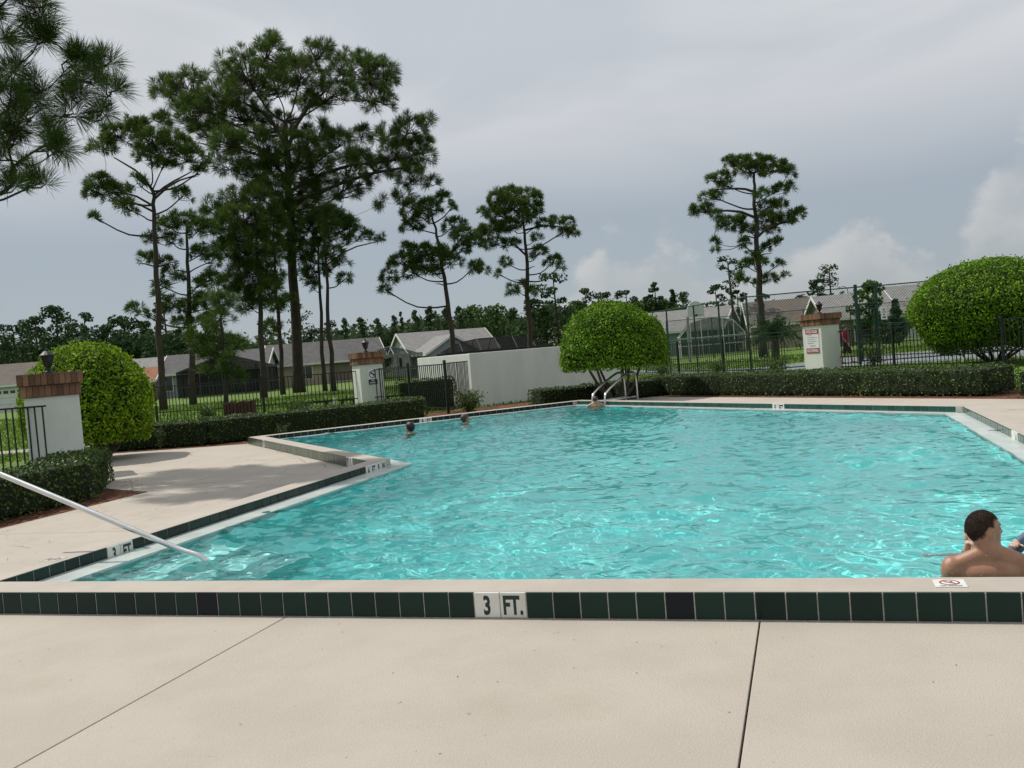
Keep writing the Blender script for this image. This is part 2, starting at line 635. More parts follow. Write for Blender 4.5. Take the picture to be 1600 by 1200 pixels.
# ------------------------------------------------------------------ pool geometry (u along the near wall, v away from it)
FLc, FRc = (-5.824, 5.36), (2.273, 5.36)
Cc, Ac, Bc, Dc = (-5.824, 12.25), (-11.494, 17.919), (-5.735, 23.678), (2.273, 15.67)
POOL = [FLc, FRc, Dc, Bc, Ac, Cc]          # counter-clockwise


def offset(poly, ds):
    """move each edge outwards by ds[i] (edge i runs from point i to i+1)"""
    n = len(poly)
    if isinstance(ds, (int, float)):
        ds = [ds] * n
    lines = []
    for i in range(n):
        a, b = Vector(poly[i]), Vector(poly[(i + 1) % n])
        d = (b - a).normalized()
        nn = Vector((d.y, -d.x))
        lines.append((a + nn * ds[i], d))
    out = []
    for i in range(n):
        (p, d), (q, e) = lines[i - 1], lines[i]
        t = ((q - p).x * e.y - (q - p).y * e.x) / (d.x * e.y - d.y * e.x)
        out.append(tuple(p + d * t))
    return out


def W2(poly):
    return [UV(p[0], p[1]) for p in poly]


OUTER = offset(POOL, .30)
LEDGE = offset(POOL, [-.25, -.26, -.22, -.22, -.28, -.32])
DECK_T = .152
LEDGE_Z = .060
WATER_Z = .036

# ---- terrain
hole = W2(offset(POOL, .15))
big = [(-900, -300), (900, -300), (900, 2200), (-900, 2200)]
lawn = poly_sheet('ground', big, [hole], -.05, M['lawn'])
tag(lawn, kind='structure')

# ---- deck slabs
deck = empty('pool_deck', (0, 0, 0))
tag(deck, kind='structure')


def slab(poly):
    c = Vector((0, 0))
    for p in poly:
        c += Vector(p)
    c /= len(poly)
    # shrink by the half joint width
    area = sum(poly[i][0] * poly[(i + 1) % len(poly)][1] - poly[(i + 1) % len(poly)][0] * poly[i][1] for i in range(len(poly)))
    if area < 0:
        poly = poly[::-1]
    q = offset(poly, -.0045)
    w = UV(c.x, c.y)
    mb = MB().prism([(p.x, p.y) for p in W2(q)], -.10, 0)
    return mb.build('slab', M['deck'], deck, loc=w, bevel=.004)


us = [-11.9, -9.0, -6.1, -3.2, -.32, 2.56, 5.45, 8.4]
for a, b in zip(us[:-1], us[1:]):
    slab([(a, -6), (b, -6), (b, 5.052), (a, 5.052)])
for p in ([(-8.95, 5.052), (-6.132, 5.052), (-6.132, 8.0), (-8.95, 8.0)], [(-8.95, 8.0), (-6.132, 8.0), (-6.132, 10.9), (-8.95, 10.9)],
          [(-8.95, 10.9), (-6.132, 10.9), (-6.132, 12.11), (-8.95, 14.93)], [(-8.95, 10.9), (-8.95, 14.93), (-11.93, 17.91), (-15.2, 17.3), (-15.2, 13.6)]):
    slab(p)
for p in ([(2.581, 5.052), (6.5, 5.052), (6.5, 10), (2.581, 10)], [(2.581, 10), (6.5, 10), (6.5, 15.3), (2.581, 15.3)],
          [(2.581, 15.3), (6.5, 15.3), (4.30, 17.52), (2.581, 15.80)]):
    slab(p)
k = .70711
for t0, t1 in ((0, 3), (3, 6), (6, 9), (9, 11.9)):
    q = [(2.581 - t0 * k, 15.80 + t0 * k), (4.30 - t0 * k, 17.52 + t0 * k), (4.30 - t1 * k, 17.52 + t1 * k), (2.581 - t1 * k, 15.80 + t1 * k)]
    slab(q)
subbase = MB()
for pl in ([(-12, -6.1), (8.4, -6.1), (8.4, 5.04), (-12, 5.04)], [(-8.94, 5.05), (-6.14, 5.05), (-6.14, 12.1), (-8.94, 14.9)],
           [(2.59, 5.05), (6.5, 5.05), (6.5, 15.3), (2.59, 15.8)], [(2.6, 15.8), (4.3, 17.5), (4.30 - 11.9 * k, 17.5 + 11.9 * k), (2.6 - 11.9 * k, 15.8 + 11.9 * k)]):
    subbase.prism([(p.x, p.y) for p in W2(pl)], -.2, -.03)
subbase.build('joint_bed', M['joint'], deck)

# ---- hairline cracks in the old concrete
def crack(pts, wd, seed):
    rng = np.random.default_rng(seed)
    pts = [Vector((p[0], p[1])) for p in pts]
    fine = []
    for a, b in zip(pts[:-1], pts[1:]):
        n_ = max(2, int((b - a).length / .07))
        for i in range(n_):
            q = a.lerp(b, i / n_)
            fine.append(q + Vector((rng.normal(0, .012), rng.normal(0, .012))))
    mb = MB()
    L, R_ = [], []
    for i, q in enumerate(fine):
        d = (fine[min(i + 1, len(fine) - 1)] - fine[max(0, i - 1)]).normalized()
        w_ = wd * rng.uniform(.3, 1.0)
        L.append(UV(q.x - d.y * w_, q.y + d.x * w_, .0012))
        R_.append(UV(q.x + d.y * w_, q.y - d.x * w_, .0012))
    n_ = len(fine)
    mb.add(L + R_, [(i, n_ + i, n_ + i + 1, i + 1) for i in range(n_ - 1)])
    mb.build('crack', M['joint'], deck)


for i, c_ in enumerate(([(-8.5, 13.2), (-7.9, 12.9), (-7.5, 13.3), (-7.1, 12.7)], [(-9.8, 14.6), (-9.1, 14.2), (-8.6, 14.4), (-8.0, 13.6)], [(-10.6, 15.6), (-10.0, 15.9), (-9.5, 15.4)], [(-8.7, 11.4), (-8.1, 11.7), (-7.6, 11.5)],
                       [(-7.9, 12.9), (-7.7, 12.3), (-7.2, 12.1)], [(3.0, 16.4), (3.4, 16.0), (4.1, 15.9)], [(-8.8, 6.9), (-8.0, 7.1), (-7.4, 6.9)])):
    crack(c_, .006, 300 + i)

# ---- mulch beds
def mulch(name, poly, n, seed):
    pts = W2(poly)
    o = poly_sheet(name, [(p.x, p.y) for p in pts], [], -.02, M['mulch'])
    tag(o, kind='structure')
    rng = np.random.default_rng(seed)
    xs = np.array([[p.x, p.y] for p in pts])
    lo, hi = xs.min(0), xs.max(0)
    c = rng.uniform(lo, hi, (n * 3, 2))
    c = c[inside(c, xs)][:n]
    n = len(c)
    a = rng.uniform(0, 6.28, n)
    L = rng.uniform(.015, .045, n)
    wd = rng.uniform(.006, .018, n)
    dx = np.stack([np.cos(a), np.sin(a), rng.uniform(-.15, .2, n)], 1) * L[:, None]
    dy = np.stack([-np.sin(a), np.cos(a), rng.uniform(-.3, .3, n)], 1) * wd[:, None]
    p0 = np.concatenate([c, rng.uniform(-.02, .004, (n, 1))], 1)
    v = np.stack([p0 - dy, p0 + dx, p0 + dy, p0 - dx], 1).reshape(-1, 3)
    me = fast_mesh('bark_chips', v, np.arange(n * 4).reshape(-1, 4), M['chip'])
    ch = place('bark_chips', me, (0, 0, 0), o)
    tag(ch, kind='stuff')
    return o


def inside(pts, poly):
    x, y = pts[:, 0], pts[:, 1]
    r = np.zeros(len(pts), bool)
    n = len(poly)
    for i in range(n):
        x0, y0 = poly[i]
        x1, y1 = poly[(i + 1) % n]
        c = ((y0 > y) != (y1 > y)) & (x < (x1 - x0) * (y - y0) / (y1 - y0 + 1e-12) + x0)
        r ^= c
    return r


mulch('mulch_bed', [(7.5, 14.3), (9.5, 16.3), (-3.2, 29.0), (-6.2, 30.0), (-13.5, 22.5), (-16.5, 18.6), (-15.2, 17.32), (-11.93, 17.92), (-5.75, 24.1), (-4.1, 25.93), (4.31, 17.53), (6.52, 15.3)], 16000, 3)
mulch('mulch_bed', [(-8.94, 4.0), (-8.94, 10.9), (-10.4, 12.4), (-11.6, 12.2), (-11.6, 4.0)], 7000, 4)

# ---- coping ring
coping = empty('pool_coping', (0, 0, 0))
tag(coping, kind='structure')


def ring(inner, outer, z0, z1, mb):
    n = len(inner)
    a, b = W2(inner), W2(outer)
    vs = []
    for z in (z0, z1):
        vs += [p + Vector((0, 0, z)) for p in a] + [p + Vector((0, 0, z)) for p in b]
    fs = []
    for i in range(n):
        j = (i + 1) % n
        A, B, A1, B1 = i, n + i, 2 * n + i, 3 * n + i
        a_, b_, a1_, b1_ = j, n + j, 2 * n + j, 3 * n + j
        fs += [(A1, B1, b1_, a1_), (A, a_, b_, B), (B, b_, b1_, B1), (A, A1, a1_, a_)]
    mb.add(vs, fs)


core = MB()
ring(offset(POOL, -.006), offset(POOL, .306), -.35, DECK_T - .007, core)
core.build('coping_bed', M['grout'], coping)
for i in range(len(POOL)):
    a0, a1 = Vector(POOL[i]), Vector(POOL[(i + 1) % len(POOL)])
    b0, b1 = Vector(OUTER[i]), Vector(OUTER[(i + 1) % len(POOL)])
    ln = (a1 - a0).length
    nseg = 1
    d = (a1 - a0).normalized()
    nn = Vector((d.y, -d.x))
    for s in range(nseg):
        def pt(t, outer):
            if t <= 0:
                return (b0 if outer else a0)
            if t >= nseg:
                return (b1 if outer else a1)
            return a0 + (a1 - a0) * (t / nseg) + (nn * .30 if outer else Vector((0, 0)))
        q = [pt(s, 0), pt(s, 1), pt(s + 1, 1), pt(s + 1, 0)]
        q = offset([tuple(p) for p in q], [-.0015, -.006, -.0015, -.006])
        c = UV(sum(p[0] for p in q) / 4, sum(p[1] for p in q) / 4)
        MB().prism([(p.x, p.y) for p in W2(q)], DECK_T - .05, DECK_T).build('coping_section', M['deck2'], coping, loc=c, bevel=.006)

# ---- tiles
TW, TH_, TT = .1538, .147, .011


def tile_mesh(mat):
    return MB().box((0, -TT / 2 + .004, TH_ / 2), (TW, TT + .008, TH_)).mesh('tile', mat, bevel=.0045)


TM = {k: tile_mesh(M[k]) for k in ('tile', 'tile_lit_pale', 'tile_lit', 'navy', 'white_tile')}


def text_mesh(s, size, wx, mat, bold=.02, thick=0):
    cu = bpy.data.curves.new('lettering', 'FONT')
    cu.body = s
    cu.size = size
    cu.align_x = 'CENTER'
    cu.align_y = 'CENTER'
    cu.offset = bold * size
    cu.resolution_u = 3
    o = bpy.data.objects.new('lettering', cu)
    COL.objects.link(o)
    me = bpy.data.meshes.new_from_object(o)
    bpy.data.objects.remove(o)
    bpy.data.curves.remove(cu)
    if len(me.vertices):
        co = np.zeros(len(me.vertices) * 3)
        me.vertices.foreach_get('co', co)
        co = co.reshape(-1, 3)
        co[:, 0] -= (co[:, 0].max() + co[:, 0].min()) / 2
        co[:, 1] -= (co[:, 1].max() + co[:, 1].min()) / 2
        co[:, 0] *= wx
        # stand it up: x right, z up, facing -y
        co = np.stack([co[:, 0], np.zeros(len(co)), co[:, 1]], 1)
        me.vertices.foreach_set('co', co.ravel())
    me.materials.clear()
    me.materials.append(mat)
    me.update()
    return me


def tile_run(a, b, n, mat, marks=None, special=None, start=None, parent=coping, z0=.003):
    """a, b, n in pool coordinates; marks {index: text}"""
    a, b, n = UV(*a), UV(*b), UV(*n).normalized()
    right = Vector((0, 0, 1)).cross(n)
    if (b - a).dot(right) < 0:
        a, b = b, a
    L = (b - a).length
    rz = math.atan2(right.y, right.x)
    cnt = int(L / .16)
    for i in range(cnt):
        c = a + right * ((i + .5) * .16 + (start or 0)) + n * .0
        c.z = z0
        kind = mat
        if special and i in special:
            kind = special[i]
        if marks and i in marks:
            kind = 'white_tile'
        jit = R.uniform(-.0012, .0012)
        o = place('tile', TM[kind], c + n * jit, parent, rot=(0, 0, rz + R.uniform(-.006, .006)))
        if marks and i in marks and marks[i]:
            me = text_mesh(marks[i], .150, .64, M['ink'] if mat == 'tile' else M['black_ink'], .036)
            t = bpy.data.objects.new('lettering', me)
            COL.objects.link(t)
            t.parent = o
            t.location = (0, -TT - .0012, TH_ * .5)
            t['label'] = 'depth lettering ' + marks[i].replace('.', '')


def idx(a, b, n, p):
    a, b, n, p = UV(*a), UV(*b), UV(*n).normalized(), UV(*p)
    right = Vector((0, 0, 1)).cross(n)
    if (b - a).dot(right) < 0:
        a = b
    return int((p - a).dot(right) / .16)


# near wall, outer face
fa, fb, fn = (-1.94 - .16 * 34, 5.06), (-1.94 + .16 * 30, 5.06), (0, -1)
tile_run(fa, fb, fn, 'tile', {34: '3', 35: 'FT.'}, {idx(fa, fb, fn, (-3.83, 5.06)): 'navy', idx(fa, fb, fn, (-.66, 5.06)): 'navy', 9: 'navy'})
# left edge, water side
la, lb, ln_ = (-5.824, 5.37), (-5.824, 12.25), (1, 0)
i3 = idx(la, lb, ln_, (-5.824, 6.52))
i4 = idx(la, lb, ln_, (-5.824, 11.72))
tile_run(la, lb, ln_, 'tile', {i3: '3', i3 + 1: 'FT', i4 - 1: '4', i4: 'FT', i4 + 1: '9', i4 + 2: 'IN'})
# step, outer face towards the left deck, and its water side
sa, sb, sn = OUTER[5], OUTER[4], (-1, -1)
i5 = idx(sa, sb, sn, (-6.75, 12.76))
i6 = idx(sa, sb, sn, (-10.9, 16.9))
tile_run(sa, sb, sn, 'tile_lit_pale', {i5: 'FT', i5 + 1: '5', i6: 'FT'})
tile_run(Cc, Ac, (1, 1), 'tile_lit')
# back-left, back-right, right edges, water side
i9 = idx(Ac, Bc, (1, -1), (-8.9, 20.75))
tile_run(Ac, Bc, (1, -1), 'tile', {i9: '9', i9 + 1: 'FT'})
i55 = idx(Bc, Dc, (-1, -1), (-.5, 18.44))
tile_run(Bc, Dc, (-1, -1), 'tile_lit', {i55 - 1: '5', i55: 'FT'})
ir = idx(Dc, (2.273, 9), (-1, 0), (2.273, 12.0))
tile_run(Dc, (2.273, 9), (-1, 0), 'tile_lit', {ir: '', ir + 1: '4'})


# white no-diving tiles set flat in the coping
def flat_tile(u, v, rz):
    p = UV(u, v, DECK_T + .001)
    o = place('warning_tile', MB().box((0, 0, .001), (.152, .152, .004)).mesh('warning_tile', M['white_tile'], bevel=.001), p, coping, rot=(0, 0, rz))
    o['label'] = 'white no diving tile set flat in the coping'
    rg = MB()
    n = 28
    for i in range(n):
        a0, a1 = 2 * math.pi * i / n, 2 * math.pi * (i + 1) / n
        q = [(math.cos(a) * r_, .012 + math.sin(a) * r_, .0042) for a, r_ in ((a0, .041), (a0, .050), (a1, .050), (a1, .041))]
        rg.add(q, [(0, 1, 2, 3)])
    s_ = .0045
    for sx in (1,):
        rg.add([(-.033 - s_, .012 + .030, .0042), (-.033 + s_, .012 + .036, .0042), (.033 + s_, .012 - .030, .0042), (.033 - s_, .012 - .036, .0042)], [(0, 3, 2, 1)])
    c = bpy.data.objects.new('ring_mark', rg.mesh('ring_mark', M['red_ink']))
    COL.objects.link(c)
    c.parent = o
    dv = MB()
    dv.add([(-.028, .008, .0044), (.004, .024, .0044), (.030, .010, .0044), (.004, .015, .0044)], [(0, 3, 2, 1)])
    dv.add([(.006, .028, .0044), (.014, .028, .0044), (.014, .036, .0044), (.006, .036, .0044)], [(0, 1, 2, 3)])
    c = bpy.data.objects.new('diver_mark', dv.mesh('diver_mark', M['black_ink']))
    COL.objects.link(c)
    c.parent = o
    me = text_mesh('NO DIVING', .022, .9, M['black_ink'], .03)
    t = bpy.data.objects.new('lettering', me)
    COL.objects.link(t)
    t.parent = o
    t.rotation_euler = (-math.pi / 2, 0, 0)
    t.location = (0, -.056, .0044)


flat_tile(.64, 5.215, -YAW)
flat_tile(-5.97, 6.05, -YAW - math.pi / 2)

# ---- pool shell: ledge, walls, floor, steps
mb = MB()
ring(LEDGE, offset(POOL, .005), -.1, LEDGE_Z, mb)
pool_ledge = mb.build('pool_ledge', M['ledge'], None)
tag(pool_ledge, kind='structure')


def floor_z(v):
    return -.92 - .055 * max(0, v - 5.4)


mb = MB()
lw = W2(LEDGE)
n = len(lw)
vs = [p + Vector((0, 0, LEDGE_Z - .02)) for p in lw] + [p + Vector((0, 0, -3.2)) for p in lw]
mb.add(vs, [(i, n + i, n + (i + 1) % n, (i + 1) % n) for i in range(n)])
pool_wall = mb.build('pool_wall', M['plaster'], None)
tag(pool_wall, kind='structure')
pool_floor = poly_sheet('pool_floor', [(p.x, p.y) for p in W2(offset(LEDGE, .05))], [], lambda p: floor_z(to_uv(Vector((p[0], p[1], 0))).y), M['plaster'])
tag(pool_floor, kind='structure')
steps = empty('pool_steps', UV(-5.2, 6.3, -.9))
tag(steps, 'white submerged steps under the handrail at the near left corner', 'steps')
step_objs = []
for j, (u1, z1) in enumerate(((-5.02, -.24), (-4.68, -.48), (-4.34, -.70))):
    q = W2([(-5.46, 5.60), (u1, 5.60), (u1, 7.35), (-5.46, 7.35)])
    step_objs.append(MB().prism([(p.x, p.y) for p in q], z1 - .26, z1).build('step', M['step'], steps, bevel=.012))

# ---- water surface: real waves
def make_water():
    sp = .026
    P = np.array(offset(POOL, .02))
    lo, hi = P.min(0) - .1, P.max(0) + .1
    nx, ny = int((hi[0] - lo[0]) / sp), int((hi[1] - lo[1]) / sp)
    uu, vv = np.meshgrid(lo[0] + np.arange(nx) * sp, lo[1] + np.arange(ny) * sp)
    rng = np.random.default_rng(5)
    z = np.zeros_like(uu)
    # slowly varying agitation
    ag = .80 + .16 * np.sin(.9 * uu + .7 * vv + 1) * np.sin(.6 * vv - .5 * uu + .4) + .10 * np.sin(1.7 * uu - 1.1 * vv)
    for i in range(66):
        lam = .125 * (8.5 ** rng.uniform(0, 1) ** 1.2)
        a = rng.normal(1.35, .85)
        kx, ky = math.cos(a) * 2 * math.pi / lam, math.sin(a) * 2 * math.pi / lam
        ph = rng.uniform(0, 6.28)
        wob = .5 * np.sin(uu * rng.uniform(.5, 1.6) + vv * rng.uniform(-1.2, 1.2) + rng.uniform(0, 6))
        s = np.sin(kx * uu + ky * vv + ph + wob)
        z += lam * (.0058 if lam < .30 else .0054) * s
    z *= ag
    # rings round the rail and the swimmers
    for (ru, rv, am) in ((-4.72, 6.4, .012), (1.0, 5.9, .012), (-8.0, 18.8, .01), (-7.0, 20.4, .01), (-4.7, 21.6, .012)):
        d = np.hypot(uu - ru, vv - rv)
        z += am * np.cos(2 * math.pi * d / .22) * np.exp(-d / .35)
    keep_pts = np.stack([uu[:-1, :-1] + sp / 2, vv[:-1, :-1] + sp / 2], -1).reshape(-1, 2)
    keep = inside(keep_pts, P)
    i = np.arange(nx * ny).reshape(ny, nx)
    f = np.stack([i[:-1, :-1], i[:-1, 1:], i[1:, 1:], i[1:, :-1]], -1).reshape(-1, 4)[keep]
    used = np.unique(f)
    rm = np.full(nx * ny, -1)
    rm[used] = np.arange(len(used))
    f = rm[f]
    U, V_, Z = uu.ravel()[used], vv.ravel()[used], z.ravel()[used] + WATER_Z
    v = np.stack([U * PU.x + V_ * PV.x, U * PU.y + V_ * PV.y, Z], 1)
    me = fast_mesh('pool_water', v, f, M['water'], smooth=True)
    return place('pool_water', me, (0, 0, 0))


water = make_water()
tag(water, kind='structure')
water.cycles.is_caustics_caster = True
for o in [pool_ledge, pool_wall, pool_floor] + step_objs:
    o.cycles.is_caustics_receiver = True


def plane_v(px, py, v):
    """point where the sight line meets the vertical plane v = const"""
    d = Vector(ray(px, py))
    c = Vector((0, 0, EYE))
    t = (v - c.dot(PV)) / d.dot(PV)
    return c + d * t


def smooth_path(pts, it=2):
    pts = [Vector(p) for p in pts]
    for _ in range(it):
        q = [pts[0]]
        for a, b in zip(pts[:-1], pts[1:]):
            q += [a * .75 + b * .25, a * .25 + b * .75]
        q.append(pts[-1])
        pts = q
    return pts


# ---- handrail at the near-left steps
p0 = plane_v(0, 740, 6.42)
p1 = plane_v(282, 859, 6.42)
dd = (p0 - p1)
far = p0 + dd * .35
pts = [far + Vector((0, 0, -1.9)) - PU * .28, far + Vector((0, 0, -.35)) - PU * .28, far + Vector((0, 0, -.02)), p0, p1 + dd * .05, p1, UV(-4.74, 6.42, .06), UV(-4.68, 6.42, -.25), UV(-4.68, 6.42, -.5)]
pts[0].z = 0
hr = empty('handrail', UV(to_uv(pts[0]).x, 6.42, 0))
tag(hr, 'long stainless handrail sloping into the water beside the near left corner', 'handrail')
MB().tube(smooth_path(pts, 3), .024, 12).build('rail', M['steel'], hr, smooth=True)
MB().lathe(pts[0], [(.05, .001), (.05, .02), (.03, .03)], 16).build('flange', M['steel'], hr, smooth=True)

# ---- ladder at the far corner
lad = empty('pool_ladder', G(990, 625, 0))
tag(lad, 'stainless pool ladder with two looped grab rails at the far corner', 'ladder')
F2, W2_ = G(997, 627, 0), G(945, 634, .05)
sh = G(976, 627, 0) - F2
inw = Vector((W2_.x - F2.x, W2_.y - F2.y, 0))
for off in (Vector((0, 0, 0)), Vector((sh.x, sh.y * .3, 0))):
    f = F2 + off
    pts = [f, f + Vector((0, 0, .55)), f + inw * .05 + Vector((0, 0, .80)), f + inw * .26 + Vector((0, 0, .80)), f + inw * .93 + Vector((0, 0, .40)), f + inw * 1.0 + Vector((0, 0, .22)), f + inw + Vector((0, 0, -.9))]
    MB().tube(smooth_path(pts, 3), .028, 10).build('rail', M['steel'], lad, smooth=True)
    MB().tube([f + Vector((0, 0, .13)), f + inw + Vector((0, 0, .16))], .024, 8).build('lower_bar', M['steel'], lad, smooth=True)
for zz in (-.25, -.55):
    MB().bar(F2 + inw + Vector((0, 0, zz)), F2 + inw + Vector((sh.x, sh.y * .3, zz)), .08, .03).build('tread', M['steel'], lad)


# ------------------------------------------------------------------ foliage helpers
def unit(a):
    return a / (np.linalg.norm(a, axis=1, keepdims=True) + 1e-9)


def leaf_quads(p, nrm, L, wd, rng, tilt=.8):
    """rhombic leaves at p, facing roughly nrm"""
    n = len(p)
    nn = unit(nrm + tilt * rng.normal(size=(n, 3)))
    t = unit(np.cross(nn, rng.normal(size=(n, 3))))
    b = np.cross(nn, t)
    L = (np.asarray(L) * rng.uniform(.6, 1.3, n))[:, None]
    wd = L * wd
    v = np.stack([p - t * L * .5, p + b * wd * .5 + t * L * .08 + nn * wd * .15, p + t * L * .5, p - b * wd * .5 + t * L * .08 + nn * wd * .15], 1)
    return v.reshape(-1, 3)


def foliage(name, quads, mat, parent):
    me = fast_mesh(name, quads - np.array(origin_of(parent)), np.arange(len(quads)).reshape(-1, 4), mat)
    o = place(name, me, origin_of(parent), parent)
    return o


def lumps(d, rng, n=24, amp=.06, sharp=9):
    """bumpy radius multiplier for unit directions d"""
    c = unit(rng.normal(size=(n, 3)))
    w = rng.uniform(-1, 1, n)
    k = np.exp(sharp * (d @ c.T - 1))
    return 1 + amp * (k * w).sum(1)


def bush(label, c, rad, n, leaf, seed, stems, base_z=0.0, low=-.55, cat='bush', mat='bush', shape=2.0):
    """clipped dome: c centre, rad radii"""
    rng = np.random.default_rng(seed)
    root = empty('round_bush', (c[0], c[1], base_z))
    tag(root, label, cat, 'clipped round bushes round the pool')
    d = unit(rng.normal(size=(n * 2, 3)))
    d = d[d[:, 2] > low][:n]
    m_ = lumps(d, np.random.default_rng(seed + 1), 130, .055, 40)
    # superellipse-ish: flatter sides
    dd = np.sign(d) * np.abs(d) ** (2 / shape)
    dd = dd / (np.sum(np.abs(dd) ** shape, 1, keepdims=True) ** (1 / shape) + 1e-9)
    depth = 1 - np.abs(rng.normal(0, .06, len(d))) + .016
    stray = rng.uniform(size=len(d)) < .05
    depth = np.where(stray, rng.uniform(1.0, 1.075, len(d)), depth)
    p = np.array(c) + dd * np.array(rad) * (m_ * depth)[:, None]
    nr = unit(d / np.array(rad) + np.array([0, 0, .25]))
    foliage('crown', leaf_quads(p, nr, leaf, .55, rng, .75), M[mat], root)
    # dense inside twigs
    k = 22
    mb = MB().ball((0, 0, 0), 1.0, k, 14)
    v = np.array([tuple(q) for q in mb.v])
    dv = unit(v)
    mm = lumps(dv, np.random.default_rng(seed + 1), 130, .055, 40)
    dv2 = np.sign(dv) * np.abs(dv) ** (2 / shape)
    dv2 = dv2 / (np.sum(np.abs(dv2) ** shape, 1, keepdims=True) ** (1 / shape) + 1e-9)
    q = dv2 * np.array(rad) * .89 * mm[:, None]
    q[:, 2] = np.maximum(q[:, 2], low * rad[2] * .86)
    mb.v = [Vector(x) + Vector(c) for x in q]
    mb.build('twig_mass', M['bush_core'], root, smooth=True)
    st = MB()
    for i in range(stems):
        a = 2 * math.pi * i / stems + rng.uniform(-.3, .3)
        foot = Vector((c[0] + .12 * math.cos(a), c[1] + .12 * math.sin(a), base_z - .05))
        tip = Vector((c[0] + rad[0] * .55 * math.cos(a), c[1] + rad[1] * .55 * math.sin(a), c[2] + low * rad[2] * .5))
        mid = (foot + tip) / 2 + Vector((rng.uniform(-.1, .1), rng.uniform(-.1, .1), -.12))
        st.tube([foot, mid, tip], [.05, .04, .03], 6)
    st.build('stems', M['twig'], root)
    return root


def hedge(label, path, width, height, seed, dens=520, leaf=.05, name='hedge', mat='hedge', base=-.02):
    """clipped hedge along path (xy points)"""
    rng = np.random.default_rng(seed)
    path = [Vector((p[0], p[1], 0)) for p in path]
    root = empty(name, (path[0].x, path[0].y, 0))
    tag(root, label, 'hedge')
    segs = []
    for a, b in zip(path[:-1], path[1:]):
        d = (b - a)
        L = d.length
        d.normalize()
        if b is not path[-1]:
            L += width * .22
        segs.append((a, d, L, Vector((-d.y, d.x, 0))))
    allv = []
    core = MB()
    for si, (a, d, L, nn) in enumerate(segs):
        n = int(dens * L * (width + 2 * height))
        s = rng.uniform(-.02, L + .02, n)
        # perimeter coordinate: side, top, side (rounded shoulders)
        t = rng.uniform(0, width + 2 * height, n)
        y = np.where(t < height, -width / 2, np.where(t < height + width, t - height - width / 2, width / 2))
        z = np.where(t < height, t, np.where(t < height + width, height, height + width + height - t))
        ny = np.where(t < height, -1., np.where(t < height + width, 0., 1.))
        nz = np.where((t >= height) & (t < height + width), 1., 0.)
        rr = .16
        # round the shoulders
        ey = np.maximum(np.abs(y) - (width / 2 - rr), 0)
        ez = np.maximum(z - (height - rr), 0)
        q = np.hypot(ey, ez)
        f = np.where(q > rr, rr / np.maximum(q, 1e-6), 1)
        y = np.sign(y) * (np.minimum(np.abs(y), width / 2 - rr) + ey * f)
        z = np.minimum(z, height - rr) + ez * f
        wob = .035 * np.sin(s * 3.1 + seed) + .03 * np.sin(s * 7.3 + 2 * y + 1) + .022 * np.sin(s * 13 + z * 9)
        inset = np.abs(rng.normal(0, .03, n))
        y = y * (1 + wob) - ny * inset
        z = z * (1 + wob * .8) - nz * inset + (rng.uniform(size=n) < .02) * rng.uniform(0, .05, n)
        # ends
        ne = int(dens * width * height) if si in (0, len(segs) - 1) else 0
        p = np.array(a) + np.outer(s, np.array(d)) + np.outer(y, np.array(nn)) + np.outer(z, [0, 0, 1])
        nr = np.outer(ny, np.array(nn)) + np.outer(nz, [0, 0, 1]) + np.array([0, 0, .2])
        allv.append(leaf_quads(p, nr, leaf, .55, rng, .8))
        for end in ((0,) if si == 0 else ()) + ((1,) if si == len(segs) - 1 else ()):
            yy, zz = rng.uniform(-width / 2, width / 2, ne), rng.uniform(0, height * .97, ne)
            sg = 1 if end else -1
            bulge = .16 * np.sqrt(np.maximum(0, 1 - (yy / (width / 2)) ** 2)) * np.sqrt(np.maximum(0, 1 - (zz / height) ** 4))
            p = np.array(a + d * (L if end else 0)) + np.outer(sg * (bulge - np.abs(rng.normal(0, .03, ne))), np.array(d)) + np.outer(yy, np.array(nn)) + np.outer(zz, [0, 0, 1])
            allv.append(leaf_quads(p, np.tile(np.array(d) * sg, (ne, 1)), leaf, .55, rng, .8))
        core.box(a + d * (L / 2) + Vector((0, 0, height * .46)), (L - .02, width - .12, height * .92 - .02), axes=(d, nn, Vector((0, 0, 1))))
    foliage('leaves', np.concatenate(allv), M[mat], root)
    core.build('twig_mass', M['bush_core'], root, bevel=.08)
    return root


def shrub(label, p, r, h, n, seed, mat='shrub', leaf=.07, name='shrub'):
    rng = np.random.default_rng(seed)
    p = Vector(p)
    root = empty(name, p)
    tag(root, label, 'shrub')
    st = MB()
    pts, nrs = [], []
    ns = 11
    for i in range(ns):
        a = 2 * math.pi * i / ns + rng.uniform(-.3, .3)
        rr = r * rng.uniform(.3, 1.0)
        tip = p + Vector((rr * math.cos(a), rr * math.sin(a), h * rng.uniform(.65, 1.0)))
        mid = p + Vector((rr * .35 * math.cos(a), rr * .35 * math.sin(a), h * .5))
        st.tube([p, mid, tip], [.014, .01, .005], 4, cap=False)
        m_ = n // ns
        t = rng.uniform(.15, 1.03, m_)[:, None]
        c = (1 - t) ** 2 * np.array(p) + 2 * t * (1 - t) * np.array(mid) + t * t * np.array(tip)
        pts.append(c + rng.normal(0, r * .17, (m_, 3)))
        nrs.append(np.tile([math.cos(a) * .5, math.sin(a) * .5, .8], (m_, 1)))
    pp = np.concatenate(pts)
    pp[:, 2] = np.maximum(pp[:, 2], .02)
    foliage('leaves', leaf_quads(pp, np.concatenate(nrs), leaf, .5, rng, .9), M[mat], root)
    st.build('stems', M['twig'], root)
    return root


